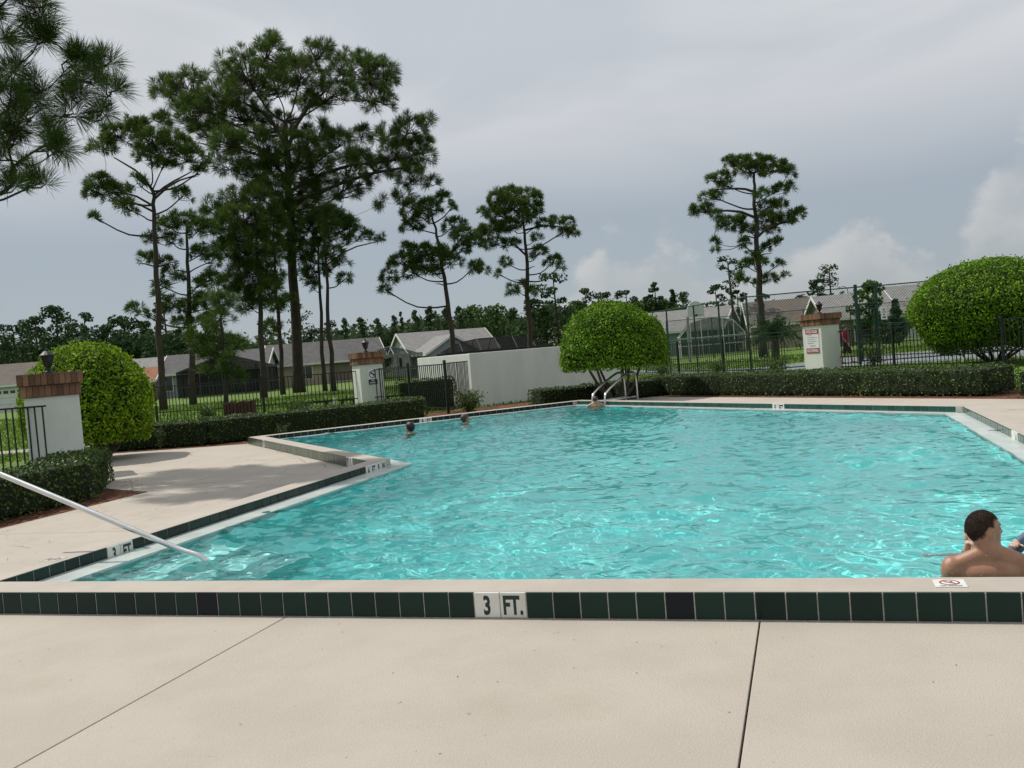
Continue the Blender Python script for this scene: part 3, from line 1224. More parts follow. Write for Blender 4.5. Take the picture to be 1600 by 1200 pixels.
def needles(cent, axis, L, cnt, wd, rng, spread=.75, droop=.12):
    """bursts of needles; returns triangles"""
    n = len(cent)
    c = np.repeat(cent, cnt, 0)
    a = np.repeat(axis, cnt, 0)
    Ls = np.repeat(np.asarray(L) * np.ones(n), cnt) * rng.uniform(.65, 1.1, n * cnt)
    d = unit(a + spread * unit(rng.normal(size=(n * cnt, 3))))
    back = rng.uniform(-.22, .05, n * cnt)[:, None] * a * Ls[:, None]
    tip = c + back + d * Ls[:, None]
    tip[:, 2] -= droop * Ls * (1 - np.abs(d[:, 2]))
    s = unit(np.cross(d, rng.normal(size=(n * cnt, 3)))) * (wd * .5)
    b0 = c + back
    midp = b0 * .45 + tip * .55 + np.array([0, 0, 1]) * (droop * .4 * Ls)[:, None]
    v = np.stack([b0 - s * .5, midp - s, tip, midp + s], 1)
    return v.reshape(-1, 3)


def path_at(pts, z):
    """point on a trunk polyline at height z"""
    for a, b in zip(pts[:-1], pts[1:]):
        if (a.z - z) * (b.z - z) <= 0 and abs(b.z - a.z) > 1e-6:
            return a.lerp(b, (z - a.z) / (b.z - a.z))
    return pts[-1].copy() if z > pts[-1].z else pts[0].copy()


def pine(label, d, trunk, r0, clumps, seed, tuft=.50, cnt=34, wd=.03, mat='needle', dens=2.0, spread=None, extra_limbs=(), stubs=0, group='tall pines beyond the fence', top_r=.30, name='pine_tree'):
    """trunk [(px,py)...] from the ground up at depth d; clumps [(px,py,rx,ry)] in picture pixels at that depth"""
    rng = np.random.default_rng(seed)
    sc = d / FPX
    base = ground_at(trunk[0][0], d)
    tp = [base + Vector((0, 0, -.1))] + [Q(x, y, d) for x, y in trunk[1:]]
    tp[0].x = Q(trunk[0][0], trunk[0][1], d).x
    root = empty(name, (tp[0].x, tp[0].y, 0))
    tag(root, label, 'tree', group)
    # resample the trunk with slight wander
    H = tp[-1].z
    tt = []
    for i, (a, b) in enumerate(zip(tp[:-1], tp[1:])):
        for t in (0, .34, .67):
            q = a.lerp(b, t)
            tt.append(q + (Vector((rng.normal(0, .04), rng.normal(0, .04), 0)) if i or t else Vector((0, 0, 0))))
    tt.append(tp[-1])
    rad = [r0 * (1.25 if i == 0 else 1) * (1 - (1 - top_r) * max(0, q.z / H) ** 1.3) for i, q in enumerate(tt)]
    MB().tube(tt, rad, 9).build('trunk', M['bark'], root, smooth=True)
    xs = [c[0] for c in clumps]
    halfw = (max(xs) - min(xs)) / 2 * sc
    dep = spread if spread is not None else halfw * .55
    limb = MB()
    cents, axes = [], []
    todo = []
    for (cx, cy, rx, ry) in clumps:
        p_t = Q(cx, cy, d)
        off_x = abs(p_t.x - path_at(tt, p_t.z).x)
        lim = math.sqrt(max(.05, 1 - min(1, off_x / (halfw + .1)) ** 2))
        dy = float(np.clip(rng.normal(0, .55), -1, 1)) * dep * lim
        c = Q(cx, cy, d + dy)
        todo.append(((c - path_at(tt, c.z)).length, c, rx * sc * 1.16, ry * sc * 1.27))
    todo.sort(key=lambda q: q[0])
    hubs = []
    for (dt, c, ax, az) in todo:
        ay = (ax + az) / 2
        za = c.z - .30 * dt - .2
        za = min(max(za, H * .35), H)
        st = path_at(tt, za)
        best, r1 = (c - st).length, None
        for (hc, hr_) in hubs:
            dd_ = (c - hc).length
            if dd_ < .62 * best and hc.z < c.z + .3 * dd_:
                best, st, r1 = dd_, hc, hr_ * .8
        hd = (c - st)
        mid = st.lerp(c, .5) + Vector((rng.normal(0, .12), rng.normal(0, .12), -.10 * hd.length + rng.normal(0, .12)))
        r1 = min(r0 * .34, .028 + .014 * hd.length) if r1 is None else min(r1, .02 + .012 * hd.length)
        hubs.append((c.copy(), r1 * .7))
        q1 = st.lerp(mid, .5) + Vector((rng.normal(0, .09), rng.normal(0, .09), -.03 * hd.length))
        limb.tube(smooth_path([st, q1, mid, c], 1), [r1, r1 * .95, r1 * .88, r1 * .82, r1 * .75, r1 * .68, r1 * .6, r1 * .5], 5, cap=False)
        nt = max(4, int(dens * 2.3 * (ax * az) / (tuft * .55) ** 2 * .5))
        u_ = unit(rng.normal(size=(nt, 3)))
        u_[:, 2] = np.where(u_[:, 2] < -.62, -u_[:, 2] * .6, u_[:, 2])
        rr = rng.uniform(.35, 1, nt) ** .5
        tc_ = np.array(c) + u_ * rr[:, None] * np.array([max(.05, ax - tuft * .30), ay, max(.05, az - tuft * .35)])
        for q in tc_:
            qv = Vector(q)
            m_ = mid.lerp(c, rng.uniform(.5, 1.0))
            k_ = m_.lerp(qv, .5) + Vector((rng.normal(0, .07), rng.normal(0, .07), -.10 * (qv - m_).length))
            limb.tube([m_, k_, qv], [tuft * .045, tuft * .035, tuft * .02], 3, cap=False)
        cents.append(tc_)
        axes.append(unit(u_ * .8 + np.array([0, 0, .35]) + .25 * rng.normal(size=(nt, 3))))
    for (a, b, c_) in extra_limbs:
        pa, pb, pc = Q(*a, d), Q(*b, d + rng.normal(0, .4)), Q(*c_, d + rng.normal(0, .8))
        limb.tube(smooth_path([pa, pb, pc], 1), [r0 * .38, r0 * .36, r0 * .32, r0 * .28, r0 * .22, r0 * .16][:6], 6, cap=False)
    for i in range(stubs):
        z = H * rng.uniform(.5, .8)
        s_ = path_at(tt, z)
        a = rng.choice([0, math.pi]) + rng.normal(0, .4)
        e = s_ + Vector((math.cos(a), math.sin(a) * .5, rng.uniform(.05, .3))) * rng.uniform(.6, 1.5)
        limb.tube([s_, s_.lerp(e, .6) + Vector((0, 0, .06)), e], [.05, .035, .012], 4, cap=False)
    limb.build('branches', M['bark'], root, smooth=True)
    cents, axes = np.concatenate(cents), np.concatenate(axes)
    v = needles(cents, axes, tuft * rng.uniform(.8, 1.15, len(cents)), int(cnt * 1.35), wd * 1.15, rng, spread=1.0)
    foliage('crown', v, M[mat], root)
    return root


ORD = ['first', 'second', 'third', 'fourth', 'fifth', 'sixth', 'seventh', 'eighth', 'ninth', 'tenth', 'eleventh', 'twelfth', 'thirteenth', 'fourteenth', 'fifteenth', 'sixteenth']


def far_tree(label, px, top, width, d, seed, kind='pine', group=None, base_frac=.35, n=520, leaf=None, name=None):
    """distant tree: crown of many leaf clumps on a trunk; px centre, top pixel row, crown width in pixels"""
    rng = np.random.default_rng(seed)
    sc = d / FPX
    base = ground_at(px, d)
    H = Q(px, top, d).z
    wd = width * sc
    root = empty(name or {'pine': 'pine_tree', 'cypress': 'cypress_tree', 'round': 'broadleaf_tree'}[kind], (base.x, base.y, 0))
    tag(root, label, 'tree', group)
    lean = rng.normal(0, .02) * H
    tr = [base + Vector((0, 0, -.1)), base + Vector((lean * .4, 0, H * .5)), base + Vector((lean, 0, H * .93))]
    MB().tube(tr, [.018 * H, .014 * H, .006 * H], 6).build('trunk', M['bark'], root, smooth=True)
    cl = []
    z0 = H * base_frac
    k = {'pine': 17, 'cypress': 24, 'round': 16}[kind]
    br = MB()
    for i in range(k):
        t = (i + rng.uniform(0, 1)) / k
        z = z0 + (H - z0) * t
        if kind == 'pine':
            env = .5 * wd * (1 - .45 * t ** 3) * (.55 + .45 * min(1, t * 2.5))
            rr = rng.uniform(.45, 1) ** .6
        elif kind == 'cypress':
            env = .5 * wd * (1 - t) ** .55
            rr = rng.uniform(.2, .8)
        else:
            env = .5 * wd * math.sqrt(max(.05, 1 - (2 * t - 1) ** 2))
            rr = rng.uniform(.3, .9)
        a = rng.uniform(0, 6.28)
        s = wd * {'pine': .20, 'cypress': .17 * (1.25 - .7 * t), 'round': .24}[kind] * rng.uniform(.7, 1.15)
        c = base + Vector((math.cos(a) * env * rr + lean * t, math.sin(a) * env * rr, min(z, H - s * .6)))
        cl.append((c, s))
        br.tube([path_at(tr, max(c.z - .3 * env, z0 * .8)), c], [.006 * H, .003 * H], 4, cap=False)
    cl.append((base + Vector((lean, 0, H - wd * .10)), wd * (.07 if kind == 'cypress' else .15)))
    br.build('branches', M['bark'], root)
    P, N = [], []
    per = n // len(cl)
    for c, s in cl:
        u_ = unit(rng.normal(size=(per, 3)))
        rr = rng.uniform(.3, 1, per) ** .4
        flat = {'pine': .62, 'cypress': .9, 'round': .8}[kind]
        P.append(np.array(c) + u_ * rr[:, None] * s * np.array([1, 1, flat]))
        N.append(u_ + np.array([0, 0, .4]))
    lf = leaf or max(.35, wd * .085)
    foliage('crown', leaf_quads(np.concatenate(P), np.concatenate(N), lf, .6, rng, 1.0), M[{'pine': 'farleaf', 'cypress': 'cypress', 'round': 'broad'}[kind]], root)
    return root


# ------------------------------------------------------------------ pillars, walls, fences
D45 = math.atan2((PU - PV).y, (PU - PV).x)        # along the back-right edge of the pool


def pillar(label, px, d, w, top, lamp_label):
    c = ground_at(px, d)
    root = empty('gate_pillar', c)
    tag(root, label, 'pillar', 'stucco pillars with brick caps along the fence')
    shaft_h = top - .42
    MB().box(c + Vector((0, 0, shaft_h / 2 - .05)), (w, w, shaft_h + .1), D45).build('shaft', M['stucco'], root, bevel=.012)
    MB().box(c + Vector((0, 0, shaft_h + .205)), (w + .02, w + .02, .41), D45).build('cap_core', M['mortar'], root)
    ex, ey = Vector((math.cos(D45), math.sin(D45), 0)), Vector((-math.sin(D45), math.cos(D45), 0))
    for course, (ov, z0) in enumerate(((.045, shaft_h + .004), (.085, shaft_h + .210))):
        ww = w + 2 * ov
        nb = max(6, round(ww / .098))
        bw = ww / nb
        bm = [MB().box((0, 0, 0), (bw - .007, .06, .199)).mesh('brick', M[m_], bevel=.004) for m_ in ('brick', 'brick2')]
        for side in range(4):
            n_ = [ex, ey, -ex, -ey][side]
            t_ = Vector((-n_.y, n_.x, 0))
            rz = math.atan2(t_.y, t_.x)
            for i in range(nb - (1 if side % 2 else 0)):
                s = -ww / 2 + bw * (i + .5)
                if side % 2:
                    s += bw * .5
                p = c + n_ * (ww / 2 - .03 + R.uniform(-.004, .004)) + t_ * s + Vector((0, 0, z0 + .099))
                place('brick', bm[0 if R.random() < .6 else 1], p, root, rot=(R.uniform(-.01, .01), 0, rz))
        MB().box(c + Vector((0, 0, z0 + .10)), (ww - .10, ww - .10, .19), D45).build('course_fill', M['mortar'], root)
    # lantern
    lp = c + Vector((0, 0, top - .008))
    lr = empty('lantern', lp)
    tag(lr, lamp_label, 'lantern', 'black lanterns on the pillars')
    MB().lathe(lp, [(.085, .0), (.085, .03), (.035, .05), (.035, .10), (.055, .12)], 12).build('base', M['lamp_black'], lr, smooth=False)
    MB().lathe(lp, [(.055, .121), (.105, .30), (.105, .31)], 6).build('glass', M['lamp_glass'], lr)
    cage = MB()
    for k_ in range(6):
        a = k_ * math.pi / 3
        cage.bar(lp + Vector((.058 * math.cos(a), .058 * math.sin(a), .12)), lp + Vector((.110 * math.cos(a), .110 * math.sin(a), .31)), .014)
    cage.build('cage', M['lamp_black'], lr)
    MB().lathe(lp, [(.135, .312), (.135, .325), (.06, .39), (.03, .40), (.03, .42), (.008, .46)], 12).build('lid', M['lamp_black'], lr)
    return c, w, shaft_h


pilL = pillar('white stucco pillar with dark brick cap at the left edge beside the near gate', 83, 16.6, .87, 1.86, 'black lantern on the left pillar in front of the round bush')
pilM = pillar('white stucco pillar with the pictogram sign and orange brick cap', 577, 31.0, .80, 1.98, 'black lantern on the pillar that carries the pictogram sign')
pilR = pillar('white stucco pillar carrying the pool rules sign', 1285, 33.0, .88, 2.06, 'black lantern on the pillar that carries the pool rules sign')


def on_face(c, w, nrm, s, z, out=.006):
    n_ = nrm.normalized()
    right = Vector((0, 0, 1)).cross(n_)
    return c + n_ * (w / 2 + out) + right * s + Vector((0, 0, z)), math.atan2(right.y, right.x)


def child_mesh(name, me, parent, loc=(0, 0, 0)):
    t = bpy.data.objects.new(name, me)
    COL.objects.link(t)
    t.parent = parent
    t.location = loc
    return t


NL = -(PU + PV)
NR = PU - PV
# pool rules sign (faces left-front)
p, rz = on_face(pilR[0], pilR[1], NL, .01, 1.10)
sg = place('rules_sign', MB().box((0, 0, 0), (.60, .012, .86)).mesh('rules_sign', M['sign'], bevel=.004), p, None, rot=(0, 0, rz))
tag(sg, 'white sign headed pool rules with red bands on the right pillar', 'sign')
for zz, h_, s_, sz in ((.335, .17, 'POOL RULES', .150), (-.335, .17, 'NO DIVING', .150)):
    b_ = child_mesh('red_band', MB().box((0, 0, 0), (.60, .006, h_)).mesh('red_band', M['red_ink']), sg, (0, -.008, zz))
    child_mesh('lettering', text_mesh(s_, sz, .60 if len(s_) > 9 else .66, M['sign'], .03), sg, (0, -.0125, zz))
for i, (zz, wd_) in enumerate(((.20, .22), (.13, .46), (.06, .36), (-.01, .42), (-.08, .30), (-.17, .26))):
    child_mesh('text_line', MB().box((0, 0, 0), (wd_, .002, .016 if i < 5 else .024)).mesh('text_line', M['grey_ink']), sg, (-.23 + wd_ / 2 if i < 5 else .02, -.0075, zz))
# pictogram sign (faces right-front)
p, rz = on_face(pilM[0], pilM[1], NR, .02, 1.14)
sg = place('warning_sign', MB().box((0, 0, 0), (.30, .012, .50)).mesh('warning_sign', M['sign'], bevel=.004), p, None, rot=(0, 0, rz))
tag(sg, 'small white no diving sign with navy lower band on the middle pillar', 'sign')
child_mesh('navy_band', MB().box((0, 0, 0), (.30, .006, .165)).mesh('navy_band', M['navy_ink']), sg, (0, -.008, -.165))
child_mesh('lettering', text_mesh('NO', .07, 1.0, M['sign'], .03), sg, (0, -.0125, -.125))
child_mesh('lettering', text_mesh('DIVING', .07, .95, M['sign'], .03), sg, (0, -.0125, -.195))
rg = MB()
for i in range(32):
    a0, a1 = 2 * math.pi * i / 32, 2 * math.pi * (i + 1) / 32
    rg.add([(math.cos(a) * r_, 0, math.sin(a) * r_) for a, r_ in ((a0, .100), (a0, .122), (a1, .122), (a1, .100))], [(0, 1, 2, 3)])
rg.add([(-.085, 0, .068), (-.068, 0, .085), (.085, 0, -.068), (.068, 0, -.085)], [(0, 3, 2, 1)])
child_mesh('ring_mark', rg.mesh('ring_mark', M['black_ink']), sg, (0, -.0075, .085))
dv = MB()
dv.add([(-.115, -.001, -.012), (-.03, -.001, .045), (.03, -.001, .03), (.085, -.001, -.02), (.05, -.001, -.055), (.02, -.001, -.005), (-.03, -.001, .012)], [(0, 6, 5, 4, 3, 2, 1)])
dv.add([(-.055, -.001, .045), (-.02, -.001, .045), (-.02, -.001, .08), (-.055, -.001, .08)], [(0, 1, 2, 3)])
child_mesh('diver_mark', dv.mesh('diver_mark', M['black_ink']), sg, (0, -.0075, .085))


def fence(label, pts, h, spacing=.14, posts=True, name='picket_fence', rails=(.12, .46), pw=.02, post_w=.07, post_at=None, z0=.05, cat='fence'):
    pts = [Vector((p[0], p[1], 0)) for p in pts]
    root = empty(name, pts[0])
    tag(root, label, cat)
    pm = MB().box((0, 0, (h - z0) / 2), (pw, pw, h - z0)).mesh('picket', M['fence'])
    qm = MB().box((0, 0, (h + .08) / 2), (post_w, post_w, h + .12)).mesh('post', M['fence'], bevel=.008)
    for a, b in zip(pts[:-1], pts[1:]):
        d = b - a
        L = d.length
        d.normalize()
        rz = math.atan2(d.y, d.x)
        n_ = max(1, round(L / spacing))
        for i in range(n_):
            place('picket', pm, a + d * (L * (i + .5) / n_) + Vector((0, 0, z0)), root, rot=(R.uniform(-.004, .004), R.uniform(-.006, .006), rz))
        for z in rails + (h - .015,):
            MB().bar(a + Vector((0, 0, z)), b + Vector((0, 0, z)), .032, .03).build('rail', M['fence'], root)
        if posts:
            m_ = max(1, round(L / 2.4)) if post_at is None else len(post_at)
            ts = [i / m_ for i in range(m_ + 1)] if post_at is None else post_at
            for t in ts:
                place('post', qm, a + d * (L * t), root, rot=(0, 0, rz))
    return root


FH = 1.38
# long fence left of the middle pillar
fence('long black picket fence between the left round bush and the middle pillar', [ground_at(95, 34.2), ground_at(598, 30.6)], FH, post_at=[.02, .32, .655])
# near gate at the left edge
fence('black picket gate standing before the left pillar at the picture edge', [ground_at(-75, 16.2), ground_at(73, 15.95)], 1.30, name='picket_gate', rails=(.14,), post_at=[0.0])
# fence from the middle pillar towards the pool, and the gate leaf
fence('short black picket fence right of the middle pillar', [ground_at(594, 30.4), ground_at(640, 28.6), ground_at(697, 26.2)], 1.40, rails=(.14,), post_at=[1.0])
fence('black gate leaf standing open before the white wall', [ground_at(698, 26.2), ground_at(733, 28.6)], 1.42, name='picket_gate', rails=(.14,), posts=False)
# fence on the right
fr0, fr1 = G(1062, 585), G(1432, 575)
frd = (fr1 - fr0).normalized()
pr_near = fr0 + frd * ((ground_at(1256, 34.6) - fr0).dot(frd))
fence('black picket fence between the middle round bush and the pool rules pillar', [fr0 - frd * 5.5, fr0 + frd * 6.7], FH, post_at=[.10, .45, .70])
fence('black picket fence right of the pool rules pillar', [fr0 + frd * 8.0, fr1 + frd * 7.0], FH, post_at=[.32, .66, .97])

# white garden wall with a corner
wc = ground_at(737, 29.0)
wa = wc + NL.normalized() * -.1
n_r = PU + PV          # direction running back to the right
n_l = PV - PU          # direction running back to the left


def wall_seg(a, b, h, t, root, nm):
    d = (b - a).normalized()
    nn = Vector((-d.y, d.x, 0))
    c = (a + b) / 2 + nn * (t / 2)
    MB().box(c + Vector((0, 0, h / 2 - .05)), ((b - a).length, t, h + .1), axes=(d, nn, Vector((0, 0, 1)))).build(nm, M['stucco'], root, bevel=.02)


gw = empty('garden_wall', wc)
tag(gw, 'white stucco garden wall with a corner behind the middle round bush', 'wall')
wh = 1.64
wall_seg(wc, wc + n_r.normalized() * 5.6, wh, .22, gw, 'wall_panel')
b_ = wc + n_l.normalized() * 4.4
wall_seg(b_, wc - n_l.normalized() * .003 + n_r.normalized() * .004, wh - .004, .22, gw, 'wall_return')

# ------------------------------------------------------------------ hedges, bushes, shrubs
def uvl(*a):
    return [UV(u, v) for u, v in a]


hedge('long low clipped hedge along the far right side in front of the rules pillar', uvl((-3.95, 27.35), (3.55, 19.85)), 1.15, .56, 21)
hedge('short end of clipped hedge at the right picture edge', uvl((3.95, 19.0), (5.9, 17.0)), 1.0, .52, 22)
hedge('dark low hedge in shade under the middle round bush', uvl((-5.1, 26.2), (-4.1, 27.4)), 1.3, .50, 23, 400)
hedge('long low clipped hedge behind the pool on the left', uvl((-16.2, 18.3), (-13.6, 18.7), (-9.75, 22.55)), .95, .60, 24)
hedge('low clipped hedge around the left pillar by the near gate', uvl((-9.95, 6.3), (-9.95, 10.3), (-11.2, 12.1)), .95, .56, 25, 700)
hedge('row of low shrubs along the foot of the white wall', uvl((-7.25, 25.0), (-5.3, 26.9)), .75, .48, 26, 430, .06, name='shrub_row')
hedge('dark square hedge behind the open gate before the white wall', [ground_at(622, 29.3), ground_at(706, 29.6)], .9, .98, 27, 420)
p = ground_at(140, 19.5)
bush('yellow-green clipped round bush behind the left pillar', (p.x, p.y, 1.16), (1.30, 1.30, 1.30), 20000, .076, 31, 7, low=-.62, mat='bush_lime')
p = ground_at(960, 25.2)
bush('green mushroom shaped clipped bush standing before the white wall end', (p.x, p.y, 1.36), (1.47, 1.40, 1.37), 20000, .076, 32, 6, low=-.34)
p = ground_at(1552, 29.5)
bush('large green clipped round bush behind the fence at the right edge', (p.x, p.y, 1.66), (2.45, 2.4, 1.62), 34000, .092, 33, 8, low=-.80)
for lab, px, d, r_, h_, n_, sd, mt in (
        ('leafy shrub growing against the left fence below the leaning branch', 322, 31.3, .42, .62, 900, 41, 'shrub'),
        ('small bright shrub at the fence left of the middle pillar', 462, 29.6, .5, .62, 1000, 42, 'shrub'),
        ('round low shrub beside the open gate at the pool edge', 731, 25.6, .48, .58, 1500, 43, 'hedge'),
        ('dark shrub at the fence right of the middle round bush', 1035, 39.3, .6, .75, 1100, 44, 'hedge'),
        ('shrub growing along the fence left of the rules pillar', 1212, 34.0, .75, .62, 1300, 45, 'shrub'),
        ('spreading shrub behind the fence below the court gate', 1364, 32.6, .72, .95, 1300, 46, 'shrub'),
        ('low shrub at the fence between two black posts', 1120, 37.2, .5, .55, 800, 47, 'shrub'),
        ('thin weed growing out of the left hedge', 245, 21.2, .16, .55, 160, 48, 'shrub'),
        ('small pale weed growing before the left hedge', 437, 21.3, .16, .38, 120, 49, 'shrub')):
    shrub(lab, ground_at(px, d), r_, h_, n_, sd, mt)

# ------------------------------------------------------------------ pines
pine('near pine at the left edge whose long branches hang over the deck', 17.5, [(-190, 720), (-180, 400), (-165, 100), (-150, -150), (-140, -420)], .20,
     [(45, 12, 34, 24), (15, -10, 30, 30), (62, 30, 24, 20), (85, 68, 30, 26), (60, 60, 20, 16), (112, 100, 26, 22), (137, 95, 26, 24), (168, 104, 22, 26), (142, 128, 28, 22), (174, 144, 22, 22), (158, 172, 20, 16), (107, 178, 26, 24),
      (120, 150, 24, 20), (62, 138, 28, 26), (20, 112, 26, 22), (37, 150, 28, 24), (12, 160, 24, 26), (50, 188, 30, 26), (84, 205, 26, 22), (70, 226, 24, 18), (95, 232, 20, 14), (10, 222, 26, 26), (18, 250, 22, 20), (20, 290, 18, 18), (66, 284, 20, 18), (30, 200, 26, 22),
      (-40, 40, 60, 50), (-90, 120, 60, 60), (-40, 200, 50, 50), (-110, -40, 80, 60), (-20, -90, 60, 50), (-120, -180, 90, 70), (-50, -250, 80, 60), (-220, -100, 90, 70), (-260, 60, 80, 60), (-150, -330, 80, 50), (-120, 300, 60, 40), (-230, -260, 80, 60), (-250, 210, 60, 50), (-70, -150, 50, 40)],
     51, tuft=.47, cnt=100, wd=.0085, mat='needle_near', dens=1.7, spread=1.5, group='pines', top_r=.25)

pine('tallest pine with broad flat crown and thick straight trunk', 68, [(468, 612), (462, 500), (456, 400), (451, 300), (447, 225), (445, 190)], .40,
     [(262, 150, 28, 28), (290, 138, 28, 28), (300, 185, 40, 32), (252, 190, 18, 16), (345, 150, 40, 42), (385, 122, 40, 42), (420, 88, 24, 30), (424, 64, 13, 16), (375, 185, 45, 38), (330, 215, 40, 26), (430, 140, 40, 34), (470, 118, 34, 32), (500, 86, 24, 26), (540, 110, 36, 34), (575, 122, 36, 36),
      (604, 122, 18, 28), (590, 158, 28, 22), (520, 150, 44, 26), (480, 165, 28, 20), (400, 232, 38, 28), (372, 250, 24, 22), (420, 268, 32, 26), (500, 212, 32, 24), (532, 226, 32, 24), (566, 212, 20, 16), (602, 214, 24, 20), (640, 200, 26, 20), (668, 194, 16, 16), (622, 244, 38, 32), (655, 238, 26, 28),
      (648, 278, 28, 22), (592, 264, 28, 22), (560, 250, 28, 20), (598, 316, 11, 13), (675, 288, 12, 13), (490, 268, 34, 32), (500, 308, 34, 30), (540, 296, 24, 22), (402, 308, 30, 24), (520, 336, 28, 18), (472, 250, 22, 20), (430, 200, 34, 26), (350, 260, 20, 16), (630, 305, 16, 12), (430, 300, 34, 28), (470, 300, 34, 30), (446, 338, 30, 24), (492, 345, 28, 22), (400, 275, 30, 24), (540, 262, 26, 20), (562, 288, 20, 16), (470, 230, 30, 24), (440, 242, 26, 22), (360, 225, 30, 24), (310, 165, 30, 26), (455, 95, 22, 22)],
     52, tuft=.72, cnt=54, wd=.024, dens=1.85, stubs=2, top_r=.5,
     extra_limbs=[((448, 235), (470, 180), (510, 140)), ((447, 230), (420, 180), (380, 160)), ((450, 280), (390, 215), (310, 195)), ((451, 300), (520, 262), (620, 250)), ((452, 320), (560, 275), (640, 260))])
pine('slim pine left of the tallest one with open forked crown', 51.5, [(256, 640), (248, 520), (244, 430), (241, 330), (238, 296)], .19,
     [(160, 230, 22, 16), (182, 214, 24, 22), (214, 206, 24, 22), (238, 222, 28, 22), (270, 232, 30, 24), (298, 250, 28, 20), (310, 270, 13, 10), (158, 288, 22, 18), (146, 300, 14, 16), (176, 302, 24, 18), (214, 286, 13, 13), (196, 325, 18, 16), (148, 340, 9, 9), (286, 306, 15, 13), (236, 252, 16, 10), (256, 258, 12, 10), (225, 240, 16, 12)],
     53, tuft=.46, cnt=36, wd=.024, dens=2.3, stubs=6, top_r=.5,
     extra_limbs=[((239, 300), (222, 272), (178, 246)), ((240, 306), (262, 288), (300, 268)), ((240, 312), (270, 285), (312, 272)), ((240, 322), (205, 302), (165, 300)), ((242, 332), (215, 318), (190, 318))])
pine('pine with layered side branches between two taller pines on the left', 57.5, [(302, 632), (297, 520), (293, 430), (293, 372), (291, 350)], .21,
     [(262, 352, 20, 15), (288, 346, 24, 18), (315, 356, 22, 18), (234, 374, 13, 11), (268, 378, 16, 12), (228, 404, 14, 10), (318, 396, 20, 14), (332, 408, 14, 12), (262, 412, 18, 12), (240, 404, 10, 10), (270, 428, 18, 13), (332, 436, 20, 14), (310, 446, 14, 12), (250, 446, 14, 10), (245, 462, 10, 8), (212, 482, 14, 10), (225, 492, 10, 8), (320, 470, 20, 14), (300, 480, 22, 14), (270, 478, 18, 14), (285, 505, 20, 12), (330, 500, 20, 16)],
     54, tuft=.46, cnt=32, wd=.026, dens=2.2, stubs=3)
pine('pine with dense low crown just left of the thickest trunk', 61, [(412, 612), (408, 520), (403, 430), (400, 350), (398, 320)], .20,
     [(345, 338, 28, 26), (330, 326, 14, 18), (380, 345, 36, 30), (385, 388, 40, 34), (350, 398, 26, 24), (402, 430, 34, 28), (372, 440, 30, 24), (420, 380, 26, 28), (410, 465, 26, 20), (350, 448, 20, 16), (392, 480, 24, 16), (400, 310, 24, 22), (365, 310, 20, 18), (425, 425, 18, 20), (335, 360, 16, 16), (362, 372, 30, 28), (420, 342, 28, 26), (395, 410, 30, 26), (375, 465, 24, 18), (425, 460, 20, 20)],
     55, tuft=.66, cnt=48, wd=.024, dens=1.9)
pine('thin pine trunk close behind the thickest trunk on its left', 66, [(442, 612), (436, 520), (430, 430), (428, 350)], .17,
     [(425, 345, 22, 20), (438, 390, 16, 18), (420, 440, 16, 16), (448, 470, 14, 12), (430, 480, 14, 16), (425, 510, 14, 12), (440, 330, 20, 16)],
     56, tuft=.52, cnt=36, wd=.03, dens=2.4)
pine('young pine with bright drooping tufts low before the screened house', 44, [(352, 628), (350, 560), (346, 500), (343, 470)], .11,
     [(318, 520, 24, 20), (345, 500, 22, 18), (312, 545, 20, 18), (345, 540, 28, 24), (362, 565, 20, 18), (330, 565, 20, 16), (320, 585, 14, 12), (352, 585, 14, 12), (372, 540, 16, 16), (355, 475, 22, 18), (335, 470, 20, 16), (375, 590, 10, 10)],
     57, tuft=.55, cnt=44, wd=.020, dens=1.5, spread=1.0)
pine('left one of the twin slim trunks between the thickest pine and the middle pillar', 66, [(508, 608), (503, 520), (499, 430), (497, 370)], .16,
     [(490, 392, 28, 20), (470, 402, 20, 16), (496, 424, 20, 14), (476, 432, 14, 12), (480, 356, 28, 22), (462, 372, 18, 16), (505, 372, 18, 14), (488, 448, 12, 10)],
     58, tuft=.50, cnt=34, wd=.028, dens=2.3)
pine('right one of the twin slim trunks, with a long branch reaching right', 64, [(522, 608), (514, 520), (508, 410), (506, 350)], .17,
     [(530, 362, 26, 18), (548, 376, 16, 11), (574, 370, 14, 9), (594, 372, 9, 7), (520, 398, 20, 13), (540, 436, 14, 9), (522, 345, 26, 16), (548, 352, 16, 12), (532, 412, 14, 9), (560, 358, 10, 8), (512, 330, 18, 12)],
     59, tuft=.48, cnt=32, wd=.026, dens=2.2, extra_limbs=[((509, 415), (545, 388), (596, 376))])
pine('leaning slim pine rising behind the white wall', 66, [(714, 592), (709, 548), (699, 471), (690, 415), (686, 381), (677, 345), (672, 326)], .21,
     [(692, 311, 15, 12), (670, 324, 22, 15), (643, 325, 20, 18), (643, 354, 18, 15), (706, 324, 8, 8), (660, 340, 16, 12), (710, 352, 18, 12), (724, 368, 22, 13), (742, 379, 15, 13), (724, 388, 18, 11), (641, 392, 16, 13), (620, 410, 16, 15), (670, 397, 30, 16), (659, 415, 28, 16), (706, 410, 18, 12), (647, 426, 20, 12), (609, 433, 14, 13), (602, 453, 9, 9), (679, 426, 15, 11), (742, 417, 12, 11), (755, 420, 11, 12), (690, 395, 16, 12)],
     60, tuft=.50, cnt=34, wd=.028, dens=2.3, stubs=2)
